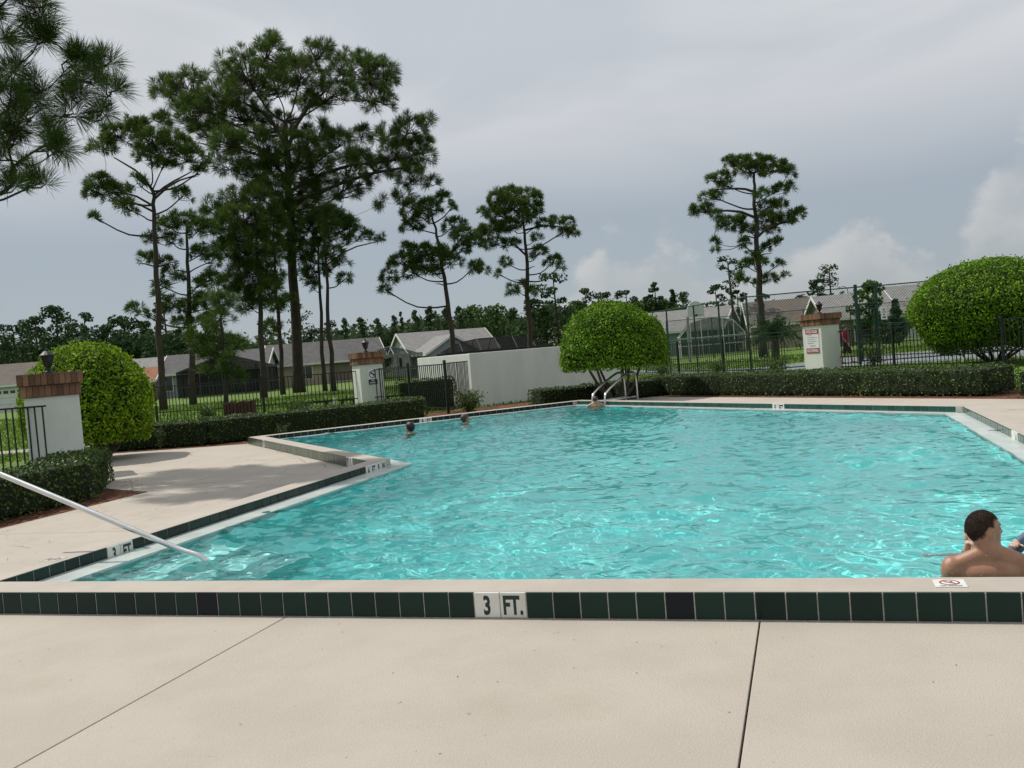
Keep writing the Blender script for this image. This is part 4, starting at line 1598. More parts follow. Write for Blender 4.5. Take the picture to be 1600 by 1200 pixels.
pine('pine with mushroom top rising behind the white wall, right of the leaning one', 74, [(834, 584), (830, 541), (824, 460), (822, 388), (818, 354), (816, 330)], .24,
     [(796, 303, 18, 10), (778, 310, 18, 13), (818, 306, 22, 12), (836, 312, 13, 12), (839, 328, 11, 11), (796, 325, 25, 18), (776, 334, 18, 13), (754, 332, 9, 9), (771, 359, 25, 14), (796, 354, 22, 14), (755, 365, 13, 11), (773, 381, 16, 10), (796, 381, 16, 9), (823, 343, 20, 12), (850, 350, 16, 9), (868, 347, 14, 9), (888, 347, 11, 9), (895, 363, 9, 10), (879, 363, 12, 9), (841, 372, 11, 7), (843, 395, 17, 10), (866, 408, 16, 10), (875, 416, 7, 8), (789, 410, 9, 10), (778, 428, 7, 7), (800, 453, 11, 10), (818, 446, 7, 9), (832, 458, 10, 9), (815, 325, 20, 14)],
     61, tuft=.52, cnt=34, wd=.030, dens=2.3, stubs=3, extra_limbs=[((819, 360), (850, 352), (890, 356)), ((823, 400), (800, 378), (765, 368))])
pine('lone pine with tiered crown rising behind the court fence', 60, [(1194, 560), (1190, 490), (1187, 455), (1182, 376), (1180, 335), (1179, 290), (1178, 270)], .25,
     [(1141, 252, 12, 10), (1157, 254, 16, 11), (1176, 251, 16, 9), (1195, 254, 18, 11), (1219, 257, 12, 9), (1172, 267, 25, 12), (1210, 267, 22, 11), (1232, 271, 11, 11), (1236, 292, 9, 9), (1219, 296, 14, 9), (1111, 281, 8, 7), (1126, 277, 14, 11), (1135, 290, 14, 9), (1191, 303, 12, 9), (1112, 307, 20, 9), (1090, 331, 12, 12), (1105, 327, 14, 9), (1120, 335, 9, 9), (1202, 322, 18, 11), (1221, 320, 9, 9), (1244, 335, 15, 11), (1225, 346, 20, 11), (1202, 342, 20, 13), (1206, 359, 16, 8), (1135, 350, 18, 12), (1157, 350, 16, 14), (1172, 361, 14, 11), (1116, 378, 9, 7), (1118, 389, 6, 6),
      (1161, 380, 11, 9), (1214, 380, 13, 9), (1195, 389, 9, 8), (1176, 402, 13, 9), (1165, 415, 13, 9), (1195, 410, 8, 7), (1216, 414, 8, 7), (1229, 429, 7, 5), (1202, 436, 13, 9), (1174, 440, 9, 8), (1160, 432, 10, 8)],
     62, tuft=.42, cnt=34, wd=.024, dens=2.5, stubs=3, extra_limbs=[((1180, 340), (1150, 328), (1095, 332)), ((1179, 300), (1160, 294), (1120, 296)), ((1182, 372), (1200, 355), (1235, 345))])

# ------------------------------------------------------------------ distant trees
rows = []
xs_l = [(8, 520, 62), (36, 505, 60), (68, 492, 66), (100, 476, 70), (122, 505, 56), (146, 486, 52), (178, 505, 64), (205, 492, 70), (232, 500, 60), (262, 520, 70), (300, 525, 66), (335, 505, 60), (368, 520, 60), (395, 540, 56), (272, 470, 40)]
for i, (x, y, w_) in enumerate(xs_l):
    far_tree('dark far pine, %s from the left in the wood behind the left houses' % ORD[i], x, y, w_, 118 + (i * 37) % 30, 100 + i, 'pine', 'dark far pines behind the left houses', base_frac=.22 if i % 3 else .10, n=1500)
for i, (x, y, w_) in enumerate([(478, 472, 44), (500, 512, 30), (524, 500, 30), (425, 500, 40)]):
    far_tree('far pine, %s of those seen between the tall trunks behind the grey roof' % ORD[i], x, y, w_, 140, 130 + i, 'pine', 'far pines behind the grey roof', base_frac=.3, n=700)
cy = [(548, 497, 28), (575, 496, 30), (600, 497, 26), (622, 492, 24), (634, 487, 14), (656, 484, 28), (682, 478, 34), (706, 480, 30), (724, 478, 30), (748, 478, 44), (778, 478, 48), (805, 482, 40)]
for i, (x, y, w_) in enumerate(cy):
    far_tree('hazy cypress, %s from the left in the far row above the light roofs' % ORD[i], x, y, w_ * 1.5, 170 + (i * 13) % 20, 150 + i, 'cypress' if i not in (9, 10) else 'round', 'far cypress row', base_frac=.04, n=1500)
for i, (x, y, w_, k_) in enumerate([(842, 465, 50, 'pine'), (878, 424, 56, 'pine'), (860, 480, 50, 'round'), (905, 470, 50, 'round'), (925, 450, 46, 'pine'), (955, 455, 44, 'pine'), (988, 452, 40, 'pine'), (1018, 462, 40, 'pine'), (1030, 440, 26, 'pine'), (1058, 452, 34, 'cypress'), (1075, 456, 34, 'round'), (1000, 470, 60, 'round'), (1045, 468, 60, 'round')]):
    far_tree('far tree, %s from the left in the clump around the middle round bush' % ORD[i], x, y, w_, 105 if i < 3 else 128, 180 + i, k_, 'far trees around the middle bush', base_frac=.05, n=1500)
for i, (x, y, w_, k_, d_, lab) in enumerate([
        (1128, 444, 34, 'pine', 112, 'dense dark pine just left of the lone tiered pine'), (1152, 398, 40, 'pine', 92, 'thin sparse pine touching the lone tiered pine on its left'), (1160, 452, 30, 'pine', 110, 'small round pine under the lone tiered pine'),
        (1198, 458, 26, 'pine', 112, 'low pine right behind the lone tiered pine'), (1281, 436, 30, 'pine', 108, 'small round topped pine above the tan roof'), (1304, 412, 34, 'pine', 112, 'thin feathery tree above the tan roof'),
        (1362, 440, 52, 'round', 66, 'leafy tree behind the court gate'), (1405, 468, 34, 'cypress', 62, 'dark conical tree right of the court gate'), (1395, 500, 60, 'round', 70, 'low dark tree mass behind the court gate'), (1340, 470, 30, 'round', 82, 'small tree above the grey roof left of the court gate')]):
    far_tree(lab, x, y, w_, d_, 210 + i, k_, 'trees behind the court', base_frac={5: .72, 1: .62, 4: .45}.get(i, .12), n=280 if i in (1, 5) else 1000)

# palm behind the court fence
pc = ground_at(1212, 52)
pal = empty('palm', pc)
tag(pal, 'dark bushy palm behind the court fence below the lone pine', 'palm')
MB().tube([pc, pc + Vector((.05, 0, 1.0)), pc + Vector((0, 0, 1.6))], [.22, .2, .16], 8).build('trunk', M['bark'], pal)
rng = np.random.default_rng(77)
fr = []
for i in range(58):
    a, e = rng.uniform(0, 6.28), rng.uniform(-.35, 1.25)
    L = rng.uniform(1.2, 1.9)
    o_ = np.array(pc + Vector((0, 0, 1.5)))
    dr = np.array([math.cos(a) * math.cos(e), math.sin(a) * math.cos(e), math.sin(e)])
    for j in range(22):
        t = j / 21
        c_ = o_ + dr * L * t + np.array([0, 0, -.55 * t * t])
        sd = unit(np.cross(dr, rng.normal(size=3))[None])[0]
        ln_ = .42 * (1 - .55 * t)
        w_ = .03
        dn = sd * ln_ + dr * ln_ * .7 + np.array([0, 0, -.1])
        fr += [c_ - dr * w_, c_ + dn * .6 - dr * w_, c_ + dn, c_ + dr * w_]
foliage('fronds', np.array(fr), M['farleaf'], pal)

# the wood that closes the view far behind everything
def far_wood():
    rng = np.random.default_rng(9)
    P, N = [], []
    for i in range(900):
        a = rng.uniform(-.80, .80)
        r = rng.uniform(215, 260)
        h = rng.uniform(7, 12.5) * (1.0 if a < .1 else .8)
        c = np.array([math.sin(a) * r, math.cos(a) * r, 0])
        u_ = unit(rng.normal(size=(46, 3)))
        P.append(c + np.array([0, 0, h * .55]) + u_ * np.array([2.6, 2.6, h * .5]) * rng.uniform(.5, 1, (46, 1)) ** .4)
        N.append(u_ + np.array([0, 0, .4]))
    v = leaf_quads(np.concatenate(P), np.concatenate(N), 1.5, .6, rng, 1.0)
    me = fast_mesh('distant_wood', v, np.arange(len(v)).reshape(-1, 4), M['cypress'])
    o = place('distant_wood', me, (0, 0, 0))
    tag(o, 'low band of distant woodland closing the view behind all houses', 'woodland', kind='stuff')


far_wood()


def wood_mass(name, label, x0, x1, d0, d1, tops, n, leaf, mat, seed, per=56):
    """a wood seen as one mass: crowns packed between picture columns x0..x1; tops gives the skyline row"""
    rng = np.random.default_rng(seed)
    P, N = [], []
    tx, ty = zip(*tops)
    for i in range(n):
        px = rng.uniform(x0, x1)
        d = rng.uniform(d0, d1)
        b = ground_at(px, d)
        H = max(2.5, Q(px, np.interp(px, tx, ty) + rng.normal(0, 6) + abs(rng.normal(0, 10)), d).z)
        w = rng.uniform(1.3, 2.6)
        c = np.array([b.x, b.y, H - w * .7]) if i % 3 else np.array([b.x, b.y, H * rng.uniform(.2, .7)])
        u_ = unit(rng.normal(size=(per, 3)))
        P.append(c + u_ * rng.uniform(.3, 1, (per, 1)) ** .4 * np.array([w, w, w * .8]))
        N.append(u_ + np.array([0, 0, .4]))
    v = leaf_quads(np.concatenate(P), np.concatenate(N), leaf, .6, rng, 1.0)
    o = place(name, fast_mesh(name, v, np.arange(len(v)).reshape(-1, 4), M[mat]), (0, 0, 0))
    tag(o, label, 'woodland', kind='stuff')


wood_mass('dark_wood', 'dense dark undergrowth of the wood behind the left houses', -40, 440, 128, 150, [(-40, 545), (60, 535), (180, 525), (300, 520), (400, 540), (440, 555)], 420, .75, 'farleaf', 71)
wood_mass('cypress_wood', 'hazy mass of the far cypress wood above the light roofs', 535, 840, 190, 215, [(535, 525), (600, 515), (680, 500), (760, 495), (840, 500)], 330, .9, 'cypress', 72)
wood_mass('scrub_wood', 'dark scrub behind the white wall and the middle round bush', 820, 1110, 132, 150, [(820, 490), (880, 480), (960, 478), (1040, 474), (1110, 492)], 300, .8, 'farleaf', 73)


# ------------------------------------------------------------------ houses
def house(label, px, d, L, Wd, he, hr, rot, roof, wall, wins=(), over=.45, chimney=None, cat='house', name='house', hip=0.0, dx=0.0):
    c = ground_at(px, d) + Vector((dx, 0, 0))
    root = empty(name, c)
    tag(root, label, cat)
    ax = Vector((math.cos(rot), math.sin(rot), 0))
    ay = Vector((-math.sin(rot), math.cos(rot), 0))
    az = Vector((0, 0, 1))

    def P(x, y, z):
        return c + ax * x + ay * y + az * z
    hl, hw = L / 2, Wd / 2
    # walls with gable tops
    vs = [P(-hl, -hw, -.1), P(hl, -hw, -.1), P(hl, hw, -.1), P(-hl, hw, -.1), P(-hl, -hw, he), P(hl, -hw, he), P(hl, hw, he), P(-hl, hw, he)]
    fs = [(0, 1, 5, 4), (1, 2, 6, 5), (2, 3, 7, 6), (3, 0, 4, 7)]
    slope = (hr - he) / hw
    if not hip:
        vs += [P(-hl, 0, hr - .05), P(hl, 0, hr - .05)]
        fs += [(4, 7, 8)[::-1], (5, 6, 9)]
    MB().add(vs, fs).build('wall', M[wall], root)
    # roof planes with thickness
    zo = he - slope * over
    th = .14
    rx = hl - hip if hip else hl + over * .8
    for sgn in (-1, 1):
        ex = hl + over if hip else hl + over * .8
        q = [P(-ex, sgn * (hw + over), zo), P(ex, sgn * (hw + over), zo), P(rx, 0, hr), P(-rx, 0, hr)]
        if sgn > 0:
            q = q[::-1]
        MB().add(q + [p + az * th for p in q], [(3, 2, 1, 0), (4, 5, 6, 7), (0, 1, 5, 4), (1, 2, 6, 5), (2, 3, 7, 6), (3, 0, 4, 7)]).build('roof', M[roof], root)
        # eave board
        MB().bar(P(-ex, sgn * (hw + over + .03), zo + .03), P(ex, sgn * (hw + over + .03), zo + .03), .06, .20).build('fascia', M['trim'], root)
    if hip:
        for sgn in (-1, 1):
            ex = hl + over
            q = [P(sgn * ex, -(hw + over), zo), P(sgn * ex, hw + over, zo), P(sgn * rx, 0, hr)]
            if sgn < 0:
                q = q[::-1]
            MB().add(q + [p + az * th for p in q], [(2, 1, 0), (3, 4, 5), (0, 1, 4, 3), (1, 2, 5, 4), (2, 0, 3, 5)]).build('roof', M[roof], root)
            MB().bar(P(sgn * (ex + .03), -(hw + over), zo + .03), P(sgn * (ex + .03), hw + over, zo + .03), .06, .20).build('fascia', M['trim'], root)
    else:
        for sx in (-1, 1):
            for sgn in (-1, 1):
                x = sx * (hl + over * .8 + .03)
                MB().bar(P(x, sgn * (hw + over), zo + .04), P(x, 0, hr + .04), .06, .24).build('rake_board', M['trim'], root)
    if chimney:
        MB().box(P(chimney, .6, hr + .25), (.6, .6, 1.3), rot).build('chimney', M[wall], root)
    for (side, s, z, w_, h_, kind) in wins:
        n_, t_ = {'f': (-ay, ax), 'b': (ay, -ax), 'l': (-ax, -ay), 'r': (ax, ay)}[side]
        dist = hw if side in 'fb' else hl
        cc = c + n_ * (dist + .03) + t_ * s + az * z
        fr = MB().box(cc, (w_ + .16, .06, h_ + .16), axes=(t_, n_, az)).build('window' if kind == 'w' else ('door' if kind == 'd' else 'garage_door'), M['trim'], root)
        if kind == 'w':
            for m_ in (-1, 1):
                MB().box(cc + n_ * .035 + t_ * (m_ * w_ / 4), (w_ / 2 - .04, .02, h_), axes=(t_, n_, az)).build('pane', M['glass'], fr)
        elif kind == 'g':
            for m_ in range(4):
                MB().box(cc + n_ * .035 + t_ * ((m_ - 1.5) * w_ / 4) + az * (h_ * .34), (w_ / 4 - .18, .02, .26), axes=(t_, n_, az)).build('pane', M['glass'], fr)
            for m_ in range(3):
                MB().box(cc + n_ * .034 + az * (-h_ * .45 + m_ * h_ * .27), (w_, .02, .03), axes=(t_, n_, az)).build('panel_groove', M['wall_grey'], fr)
        else:
            MB().box(cc + n_ * .035, (w_, .02, h_), axes=(t_, n_, az)).build('door_leaf', M['wall_brown'], fr)
    return root


def enclosure(label, px, d, L, Wd, he, hr, rot, frame, screen, style='hip', nx=5, ny=3, bar=.07, cat='enclosure'):
    """screened pool cage"""
    c = ground_at(px, d)
    root = empty('screen_enclosure', c)
    tag(root, label, cat)
    ax = Vector((math.cos(rot), math.sin(rot), 0))
    ay = Vector((-math.sin(rot), math.cos(rot), 0))
    az = Vector((0, 0, 1))

    def P(x, y, z):
        return c + ax * x + ay * y + az * z

    def rz_(x, y):
        if style == 'arch':
            return he + (hr - he) * math.sqrt(max(0, 1 - (2 * x / L) ** 2)) ** .9
        if style == 'gable':
            return he + (hr - he) * (1 - abs(2 * x / L))
        m_ = min(L / 2 - abs(x), Wd / 2 - abs(y)) / (Wd / 2)
        return he + (hr - he) * min(1, m_ * 1.6)
    X = [-L / 2 + L * i / nx for i in range(nx + 1)]
    Y = [-Wd / 2 + Wd * i / ny for i in range(ny + 1)]
    for y in (Y[0], Y[-1]):
        for x in X:
            MB().bar(P(x, y, -.05), P(x, y, rz_(x, y)), bar).build('post', M[frame], root)
        for x0, x1 in zip(X[:-1], X[1:]):
            MB().bar(P(x0, y, rz_(x0, y)), P(x1, y, rz_(x1, y)), bar).build('top_rail', M[frame], root)
            MB().add([P(x0, y, 0), P(x1, y, 0), P(x1, y, rz_(x1, y)), P(x0, y, rz_(x0, y))], [(0, 1, 2, 3)]).build('screen_panel', M[screen], root)
        for z in (.9, min(he, 2.3) - .15):
            MB().bar(P(X[0], y, z), P(X[-1], y, z), bar * .8).build('chair_rail', M[frame], root)
    for x in (X[0], X[-1]):
        for y in Y[1:-1]:
            MB().bar(P(x, y, -.05), P(x, y, rz_(x, y)), bar).build('post', M[frame], root)
        for y0, y1 in zip(Y[:-1], Y[1:]):
            MB().add([P(x, y0, 0), P(x, y1, 0), P(x, y1, rz_(x, y1)), P(x, y0, rz_(x, y0))], [(0, 1, 2, 3)]).build('screen_panel', M[screen], root)
        MB().bar(P(x, Y[0], 0.9), P(x, Y[-1], .9), bar * .8).build('chair_rail', M[frame], root)
    for x0, x1 in zip(X[:-1], X[1:]):
        for y0, y1 in zip(Y[:-1], Y[1:]):
            MB().add([P(x0, y0, rz_(x0, y0)), P(x1, y0, rz_(x1, y0)), P(x1, y1, rz_(x1, y1)), P(x0, y1, rz_(x0, y1))], [(0, 1, 2), (0, 2, 3)]).build('screen_panel', M[screen], root)
    for x in X:
        for y0, y1 in zip(Y[:-1], Y[1:]):
            MB().bar(P(x, y0, rz_(x, y0)), P(x, y1, rz_(x, y1)), bar).build('roof_bar', M[frame], root)
    for y in Y[1:-1]:
        for x0, x1 in zip(X[:-1], X[1:]):
            MB().bar(P(x0, y, rz_(x0, y)), P(x1, y, rz_(x1, y)), bar).build('roof_bar', M[frame], root)
    return root


rad = math.radians
house('house with white garage door at the far left edge', 5, 88, 11, 8, 2.5, 4.3, rad(8), 'roof_tan', 'wall_grey', [('f', 2.3, 1.05, 2.4, 2.1, 'g'), ('f', -2.5, 1.4, 1.2, 1.2, 'w')])
house('light roofed house partly hidden behind the left pillar', 60, 112, 8, 8, 2.5, 4.9, rad(5), 'roof_lt', 'wall_white', [('f', 0, 1.4, 1.4, 1.2, 'w')])
house('light grey roofed house right behind the left round bush', 232, 96, 6.5, 7, 2.4, 4.0, rad(-4), 'roof_lt', 'wall_white', [('f', 1, 1.4, 1.4, 1.2, 'w')])
house('low rust roofed garage beside the left round bush', 232, 88, 2.6, 4, 1.9, 2.9, rad(4), 'roof_rust', 'wall_tan', [('f', 0, .95, 1.6, 1.7, 'd')])
house('house with low grey roof behind the dark screened patio', 352, 92, 9.5, 8, 2.3, 3.95, rad(6), 'roof_grey', 'wall_grey', [('f', -4.5, 1.3, 1.3, 1.3, 'w'), ('f', -1.5, 1.1, 1.8, 2.0, 'd')])
enclosure('dark screened patio with low gabled roof behind the left fence', 362, 83, 7.6, 6, 2.2, 3.4, rad(6), 'dark_trim', 'screen', 'gable', 4, 3, .09)
house('long dark grey roofed house behind the tall pine trunks', 512, 101, 11.5, 8.5, 2.35, 4.4, rad(17), 'roof_grey', 'wall_tan', [('f', -2.5, 1.3, 1.4, 1.3, 'w'), ('f', 1.5, 1.15, 2.2, 2.0, 'd'), ('l', 0, 1.4, 1.0, 1.2, 'w')])
enclosure('grey framed screened pool cage behind the middle pillar', 612, 88, 5.2, 7, 2.3, 3.1, rad(15), 'pipe', 'screen_lt', 'hip', 4, 3, .09)
house('light roofed house with white gable behind the white wall', 696, 112, 10.5, 9, 2.5, 4.85, rad(22), 'roof_lt', 'wall_grey', [('l', 0, 1.5, 1.3, 1.3, 'w'), ('f', -2.5, 1.4, 1.4, 1.2, 'w')])
house('projecting light roofed wing of the house behind the leaning pine', 700, 104, 5.5, 5.5, 2.4, 4.05, rad(112), 'roof_lt', 'wall_grey', [('r', 0, 1.2, 1.2, 1.2, 'w')], name='house_wing')
enclosure('wide dark screened pool cage just above the white wall', 775, 96, 11, 7.5, 2.1, 3.3, rad(10), 'dark_trim', 'screen', 'hip', 6, 3, .08)
house('small tan hipped house beside the middle round bush', 872, 120, 6, 7, 2.4, 4.3, rad(-5), 'roof_tan', 'wall_tan', [('f', 0, 1.4, 1.2, 1.2, 'w')], hip=2.6)
house('grey roofed house with pale wall behind the basketball hoop', 1085, 97, 8.0, 9, 2.5, 4.5, rad(-24), 'roof_lt', 'wall_teal', [('f', -2.4, 1.4, 1.2, 1.2, 'w'), ('r', 0, 1.4, 1.2, 1.2, 'w')])
enclosure('white framed arched screen enclosure behind the basketball hoop', 1113, 84, 5.6, 5, 1.75, 3.25, rad(-8), 'trim', 'screen_lt', 'arch', 6, 3, .06)
house('tan roofed house behind the palm and the rules pillar', 1240, 92, 8.5, 8, 2.4, 4.55, rad(-10), 'roof_tan', 'wall_tan', [('f', 1.5, 1.4, 1.4, 1.2, 'w'), ('f', -2.5, 1.4, 1.4, 1.2, 'w')])
house('light grey roofed house with white eave right of the rules pillar', 1330, 78, 5.2, 8, 2.3, 4.1, rad(-6), 'roof_lt', 'wall_brown', [('f', .5, 1.2, 2.2, 1.8, 'd')])
house('pale house with light roof behind the right court fence', 1432, 92, 9, 8.5, 2.6, 4.95, rad(-8), 'roof_lt', 'wall_white', [('f', -2, 1.4, 1.3, 1.2, 'w'), ('f', 1.5, 1.4, 1.3, 1.2, 'w')])

# ------------------------------------------------------------------ court
CT = [ground_at(960, 50), ground_at(1080, 41.5), ground_at(1172, 37.6), ground_at(1700, 32.0), ground_at(1720, 46), ground_at(1320, 47), ground_at(1172, 42.5), ground_at(1080, 47), ground_at(980, 56)]
court = poly_sheet('court', [(p.x, p.y) for p in CT], [], -.046, M['asphalt'])
tag(court, kind='structure')
a_, b_ = ground_at(-60, 21.5), ground_at(120, 24.5)
wk = MB().prism([(-22, 23.6), (-9.5, 25.2), (-9.5, 26.6), (-22, 25.0)], -.09, -.04).build('footpath', M['walk'])
tag(wk, kind='structure')


def court_fence(label, pts, h, rails, post_r=.04, mesh_h=None):
    root = empty('court_fence', pts[0])
    tag(root, label, 'fence')
    az = Vector((0, 0, 1))
    done = set()
    for a, b in zip(pts[:-1], pts[1:]):
        L = (b - a).length
        n_ = max(1, round(L / 3.2))
        for i in range(n_ + 1):
            p = a.lerp(b, i / n_)
            key = (round(p.x, 2), round(p.y, 2))
            if key in done:
                continue
            done.add(key)
            MB().tube([p - az * .05, p + az * (h + .03)], post_r, 7).build('post', M['courtgreen'], root)
        for z in rails:
            MB().tube([a + az * z, b + az * z], .026, 6).build('rail', M['courtgreen'], root)
        # chain link: crossing wires
        wv, wf = [], []
        d = (b - a).normalized()
        sp_, z0, z1 = .11, .05, h - .02
        side = Vector((-d.y, d.x, 0))
        w_ = .0042
        n_w = int((L + (z1 - z0)) / sp_)
        for i in range(n_w):
            s0 = i * sp_
            for sg_ in (0, 1):
                # a wire rising at 45 degrees
                sA, sB = s0 - (z1 - z0), s0
                zA, zB = z1, z0
                if sA < 0:
                    zA = z0 + s0
                    sA = 0
                if sB > L:
                    zB = z0 + (s0 - L)
                    sB = L
                if sg_:
                    sA, sB = L - sA, L - sB
                pa, pb = a + d * sA + az * zA, a + d * sB + az * zB
                o_ = Vector((0, 0, w_))
                k0 = len(wv)
                wv += [pa - o_ + d * w_, pa + o_ - d * w_, pb + o_ - d * w_, pb - o_ + d * w_]
                wf.append((k0, k0 + 1, k0 + 2, k0 + 3))
        me = fast_mesh('wire_mesh', np.array([tuple(v - origin_of(root)) for v in wv]), np.array(wf), M['courtgreen'])
        o = place('wire_mesh', me, origin_of(root), root)
        tag(o, kind='stuff')
    return root


q = [ground_at(1010, 48), ground_at(1090, 42.3), ground_at(1173, 37.2), ground_at(1343, 36.4)]
court_fence('green chain link court fence left of the court gate', q, 3.02, (3.02, .08, 1.5))
court_fence('green chain link court fence right of the court gate', [ground_at(1374, 36.6), ground_at(1640, 35.5)], 3.02, (3.02, 1.5, .08))
court_fence('far side of the green court fence behind the palm', [ground_at(1046, 70), ground_at(1480, 68)], 3.0, (3.0, .08))
# gate in the court fence
g0, g1 = ground_at(1343, 36.35), ground_at(1374, 36.55)
cg = empty('court_gate', g0)
tag(cg, 'green framed gate in the court fence', 'gate')
for p_ in (g0, g1):
    MB().tube([p_, p_ + Vector((0, 0, 3.12))], .07, 8).build('post', M['courtgreen'], cg)
a1_, b1_ = g0.lerp(g1, .12), g0.lerp(g1, .88)
for p_ in (a1_, b1_):
    MB().tube([p_ + Vector((0, 0, .1)), p_ + Vector((0, 0, 2.15))], .035, 6).build('stile', M['courtgreen'], cg)
for z in (.12, 1.1, 2.15, 2.35, 3.02):
    MB().tube([(a1_ if z < 2.2 else g0) + Vector((0, 0, z)), (b1_ if z < 2.2 else g1) + Vector((0, 0, z))], .03, 6).build('rail', M['courtgreen'], cg)
MB().add([a1_ + Vector((0, 0, .12)), b1_ + Vector((0, 0, .12)), b1_ + Vector((0, 0, 2.15)), a1_ + Vector((0, 0, 2.15))], [(0, 1, 2, 3)]).build('gate_mesh', M['windscreen'], cg)
# notice on the court fence
np_ = ground_at(1385, 36.3)
ns = place('court_notice', MB().box((0, 0, 0), (.24, .02, .50)).mesh('court_notice', M['sign'], bevel=.004), np_ + Vector((0, 0, 1.92)), None)
tag(ns, 'small white notice hanging on the court fence beside the gate', 'sign')
for zz, w_, h_ in ((.14, .05, .06), (.045, .15, .022), (-.05, .05, .06), (-.16, .13, .05)):
    child_mesh('notice_mark', MB().box((0, 0, 0), (w_, .004, h_)).mesh('notice_mark', M['black_ink']), ns, (0, -.012, zz))

# basketball hoop
bp = ground_at(1079, 62)
bh = empty('basketball_hoop', bp)
tag(bh, 'basketball hoop with white fan backboard on a curved pole', 'basketball hoop')
bd = ground_at(1101, 60.6)
dirb = (bd - bp).normalized()
MB().tube(smooth_path([bp, bp + Vector((0, 0, 2.6)), bp + Vector((0, 0, 3.35)) + dirb * .15, bp + Vector((0, 0, 3.42)) + dirb * .95], 2), .09, 9).build('pole', M['pipe'], bh, smooth=True)
nb_ = Vector((.45, -.89, 0)).normalized()
sb_ = Vector((0, 0, 1)).cross(nb_)
fan = [(-.69, 0), (.69, 0), (.69, .45), (.60, .72), (.40, .92), (.15, 1.02), (-.15, 1.02), (-.40, .92), (-.60, .72), (-.69, .45)]
bc = bp + dirb * 1.0 + Vector((0, 0, 2.95))
f0 = [bc + sb_ * x + Vector((0, 0, z)) for x, z in fan]
f1 = [p_ - nb_ * .06 for p_ in f0]
k_ = len(fan)
MB().add(f0 + f1, [tuple(range(k_)), tuple(range(k_, 2 * k_))[::-1]] + [(i, k_ + i, k_ + (i + 1) % k_, (i + 1) % k_) for i in range(k_)]).build('backboard', M['board'], bh)
MB().tube([bc + nb_ * .25 + Vector((math.cos(t) * .23, math.sin(t) * .23, .1)) for t in np.linspace(0, 6.28, 20)], .012, 5).build('rim', M['red_ink'], bh)
MB().box(bc + nb_ * .05 + Vector((0, 0, .1)), (.14, .14, .14), 0).build('bracket', M['brick2'], bh)

# street lamp far behind
sl = ground_at(1332, 110)
so = empty('street_lamp', sl)
tag(so, 'tiny white street lamp on a thin arm above the grey roof', 'street lamp')
MB().tube(smooth_path([sl, sl + Vector((0, 0, 5.4)), sl + Vector((-.2, 0, 6.2)), sl + Vector((-.9, 0, 6.25))], 2), .05, 6).build('pole', M['pipe'], so)
MB().ball(sl + Vector((-1.0, 0, 6.22)), (.28, .16, .12), 10, 6).build('lamp_head', M['trim'], so)

# odds and ends on the lawn
pl = ground_at(374, 32.0)
po = empty('planter', pl)
tag(po, 'reddish slatted planter box behind the left hedge', 'planter')
for i in range(9):
    MB().box(pl + Vector((-.48 + i * .12, -.02 * (i % 2), .30)), (.10, .30, .62 + .05 * (i % 3)), 0).build('slat', M['planter'], po, bevel=.008)
MB().box(pl + Vector((0, .05, .2)), (.98, .18, .5), 0).build('soil', M['mulch'], po)
wp = ground_at(352, 50)
tag(MB().box(wp + Vector((0, 0, .28)), (.16, .16, .56), .1).build('marker_post', M['trim'], loc=wp, bevel=.02), 'white marker post on the lawn seen through the left fence', 'post')
wp = ground_at(522, 33.5)
tag(MB().box(wp + Vector((0, 0, .22)), (.10, .10, .46), .1).build('stake', M['trim'], loc=wp, bevel=.015), 'short white stake between the low black benches', 'post')
for lab, x0, x1 in (('low black bench left of the white stake behind the fence', 470, 516), ('low black bench between the white stake and the middle pillar', 530, 556), ('low black bench right of the middle pillar behind the fence', 600, 634)):
    a_, b_ = ground_at(x0, 33.4), ground_at(x1, 33.2)
    be = empty('low_bench', (a_ + b_) / 2)
    tag(be, lab, 'bench', 'low black benches on the lawn')
    MB().bar(a_ + Vector((0, 0, .36)), b_ + Vector((0, 0, .36)), .26, .06).build('seat', M['fence'], be)
    for t in (.15, .85):
        MB().box(a_.lerp(b_, t) + Vector((0, 0, .16)), (.08, .2, .34)).build('leg', M['fence'], be)


# grass blades on the nearer lawn
def grass():
    rng = np.random.default_rng(12)
    n = 110000
    y = 14 + 46 * rng.uniform(0, 1, n) ** 1.5
    x = rng.uniform(-.62, .62, n) * y
    p = np.stack([x, y, np.full(n, -.05)], 1)
    u_ = p @ np.array(PU)
    v_ = p @ np.array(PV)
    ok = ((v_ - u_) > 35.5) & ((u_ + v_) < 20) | ((u_ + v_) > 27.2) & ((v_ - u_) > 24) | ((u_ < -11.7) & ((v_ < 13) | (v_ - u_ > 34.5)))
    court_p = np.array([[c.x, c.y] for c in CT])
    ok &= ~inside(p[:, :2], court_p)
    ok &= ~((p[:, 1] > 23.4 + (p[:, 0] + 22) * .128) & (p[:, 1] < 25.2 + (p[:, 0] + 22) * .128) & (p[:, 0] < -9.4))
    p = p[ok]
    n = len(p)
    a = rng.uniform(0, 6.28, n)
    s = np.stack([np.cos(a), np.sin(a), np.zeros(n)], 1) * (.010 + .0004 * p[:, 1:2])
    h = rng.uniform(.05, .13, n)
    tip = p + np.stack([rng.normal(0, .04, n), rng.normal(0, .04, n), h], 1)
    v = np.stack([p - s, p + s, tip], 1).reshape(-1, 3)
    me = fast_mesh('grass', v, np.arange(len(v)).reshape(-1, 3), M['blade'])
    o = place('grass', me, (0, 0, 0))
    tag(o, 'mown green grass on the lawn beyond the fences', 'grass', kind='stuff')


grass()


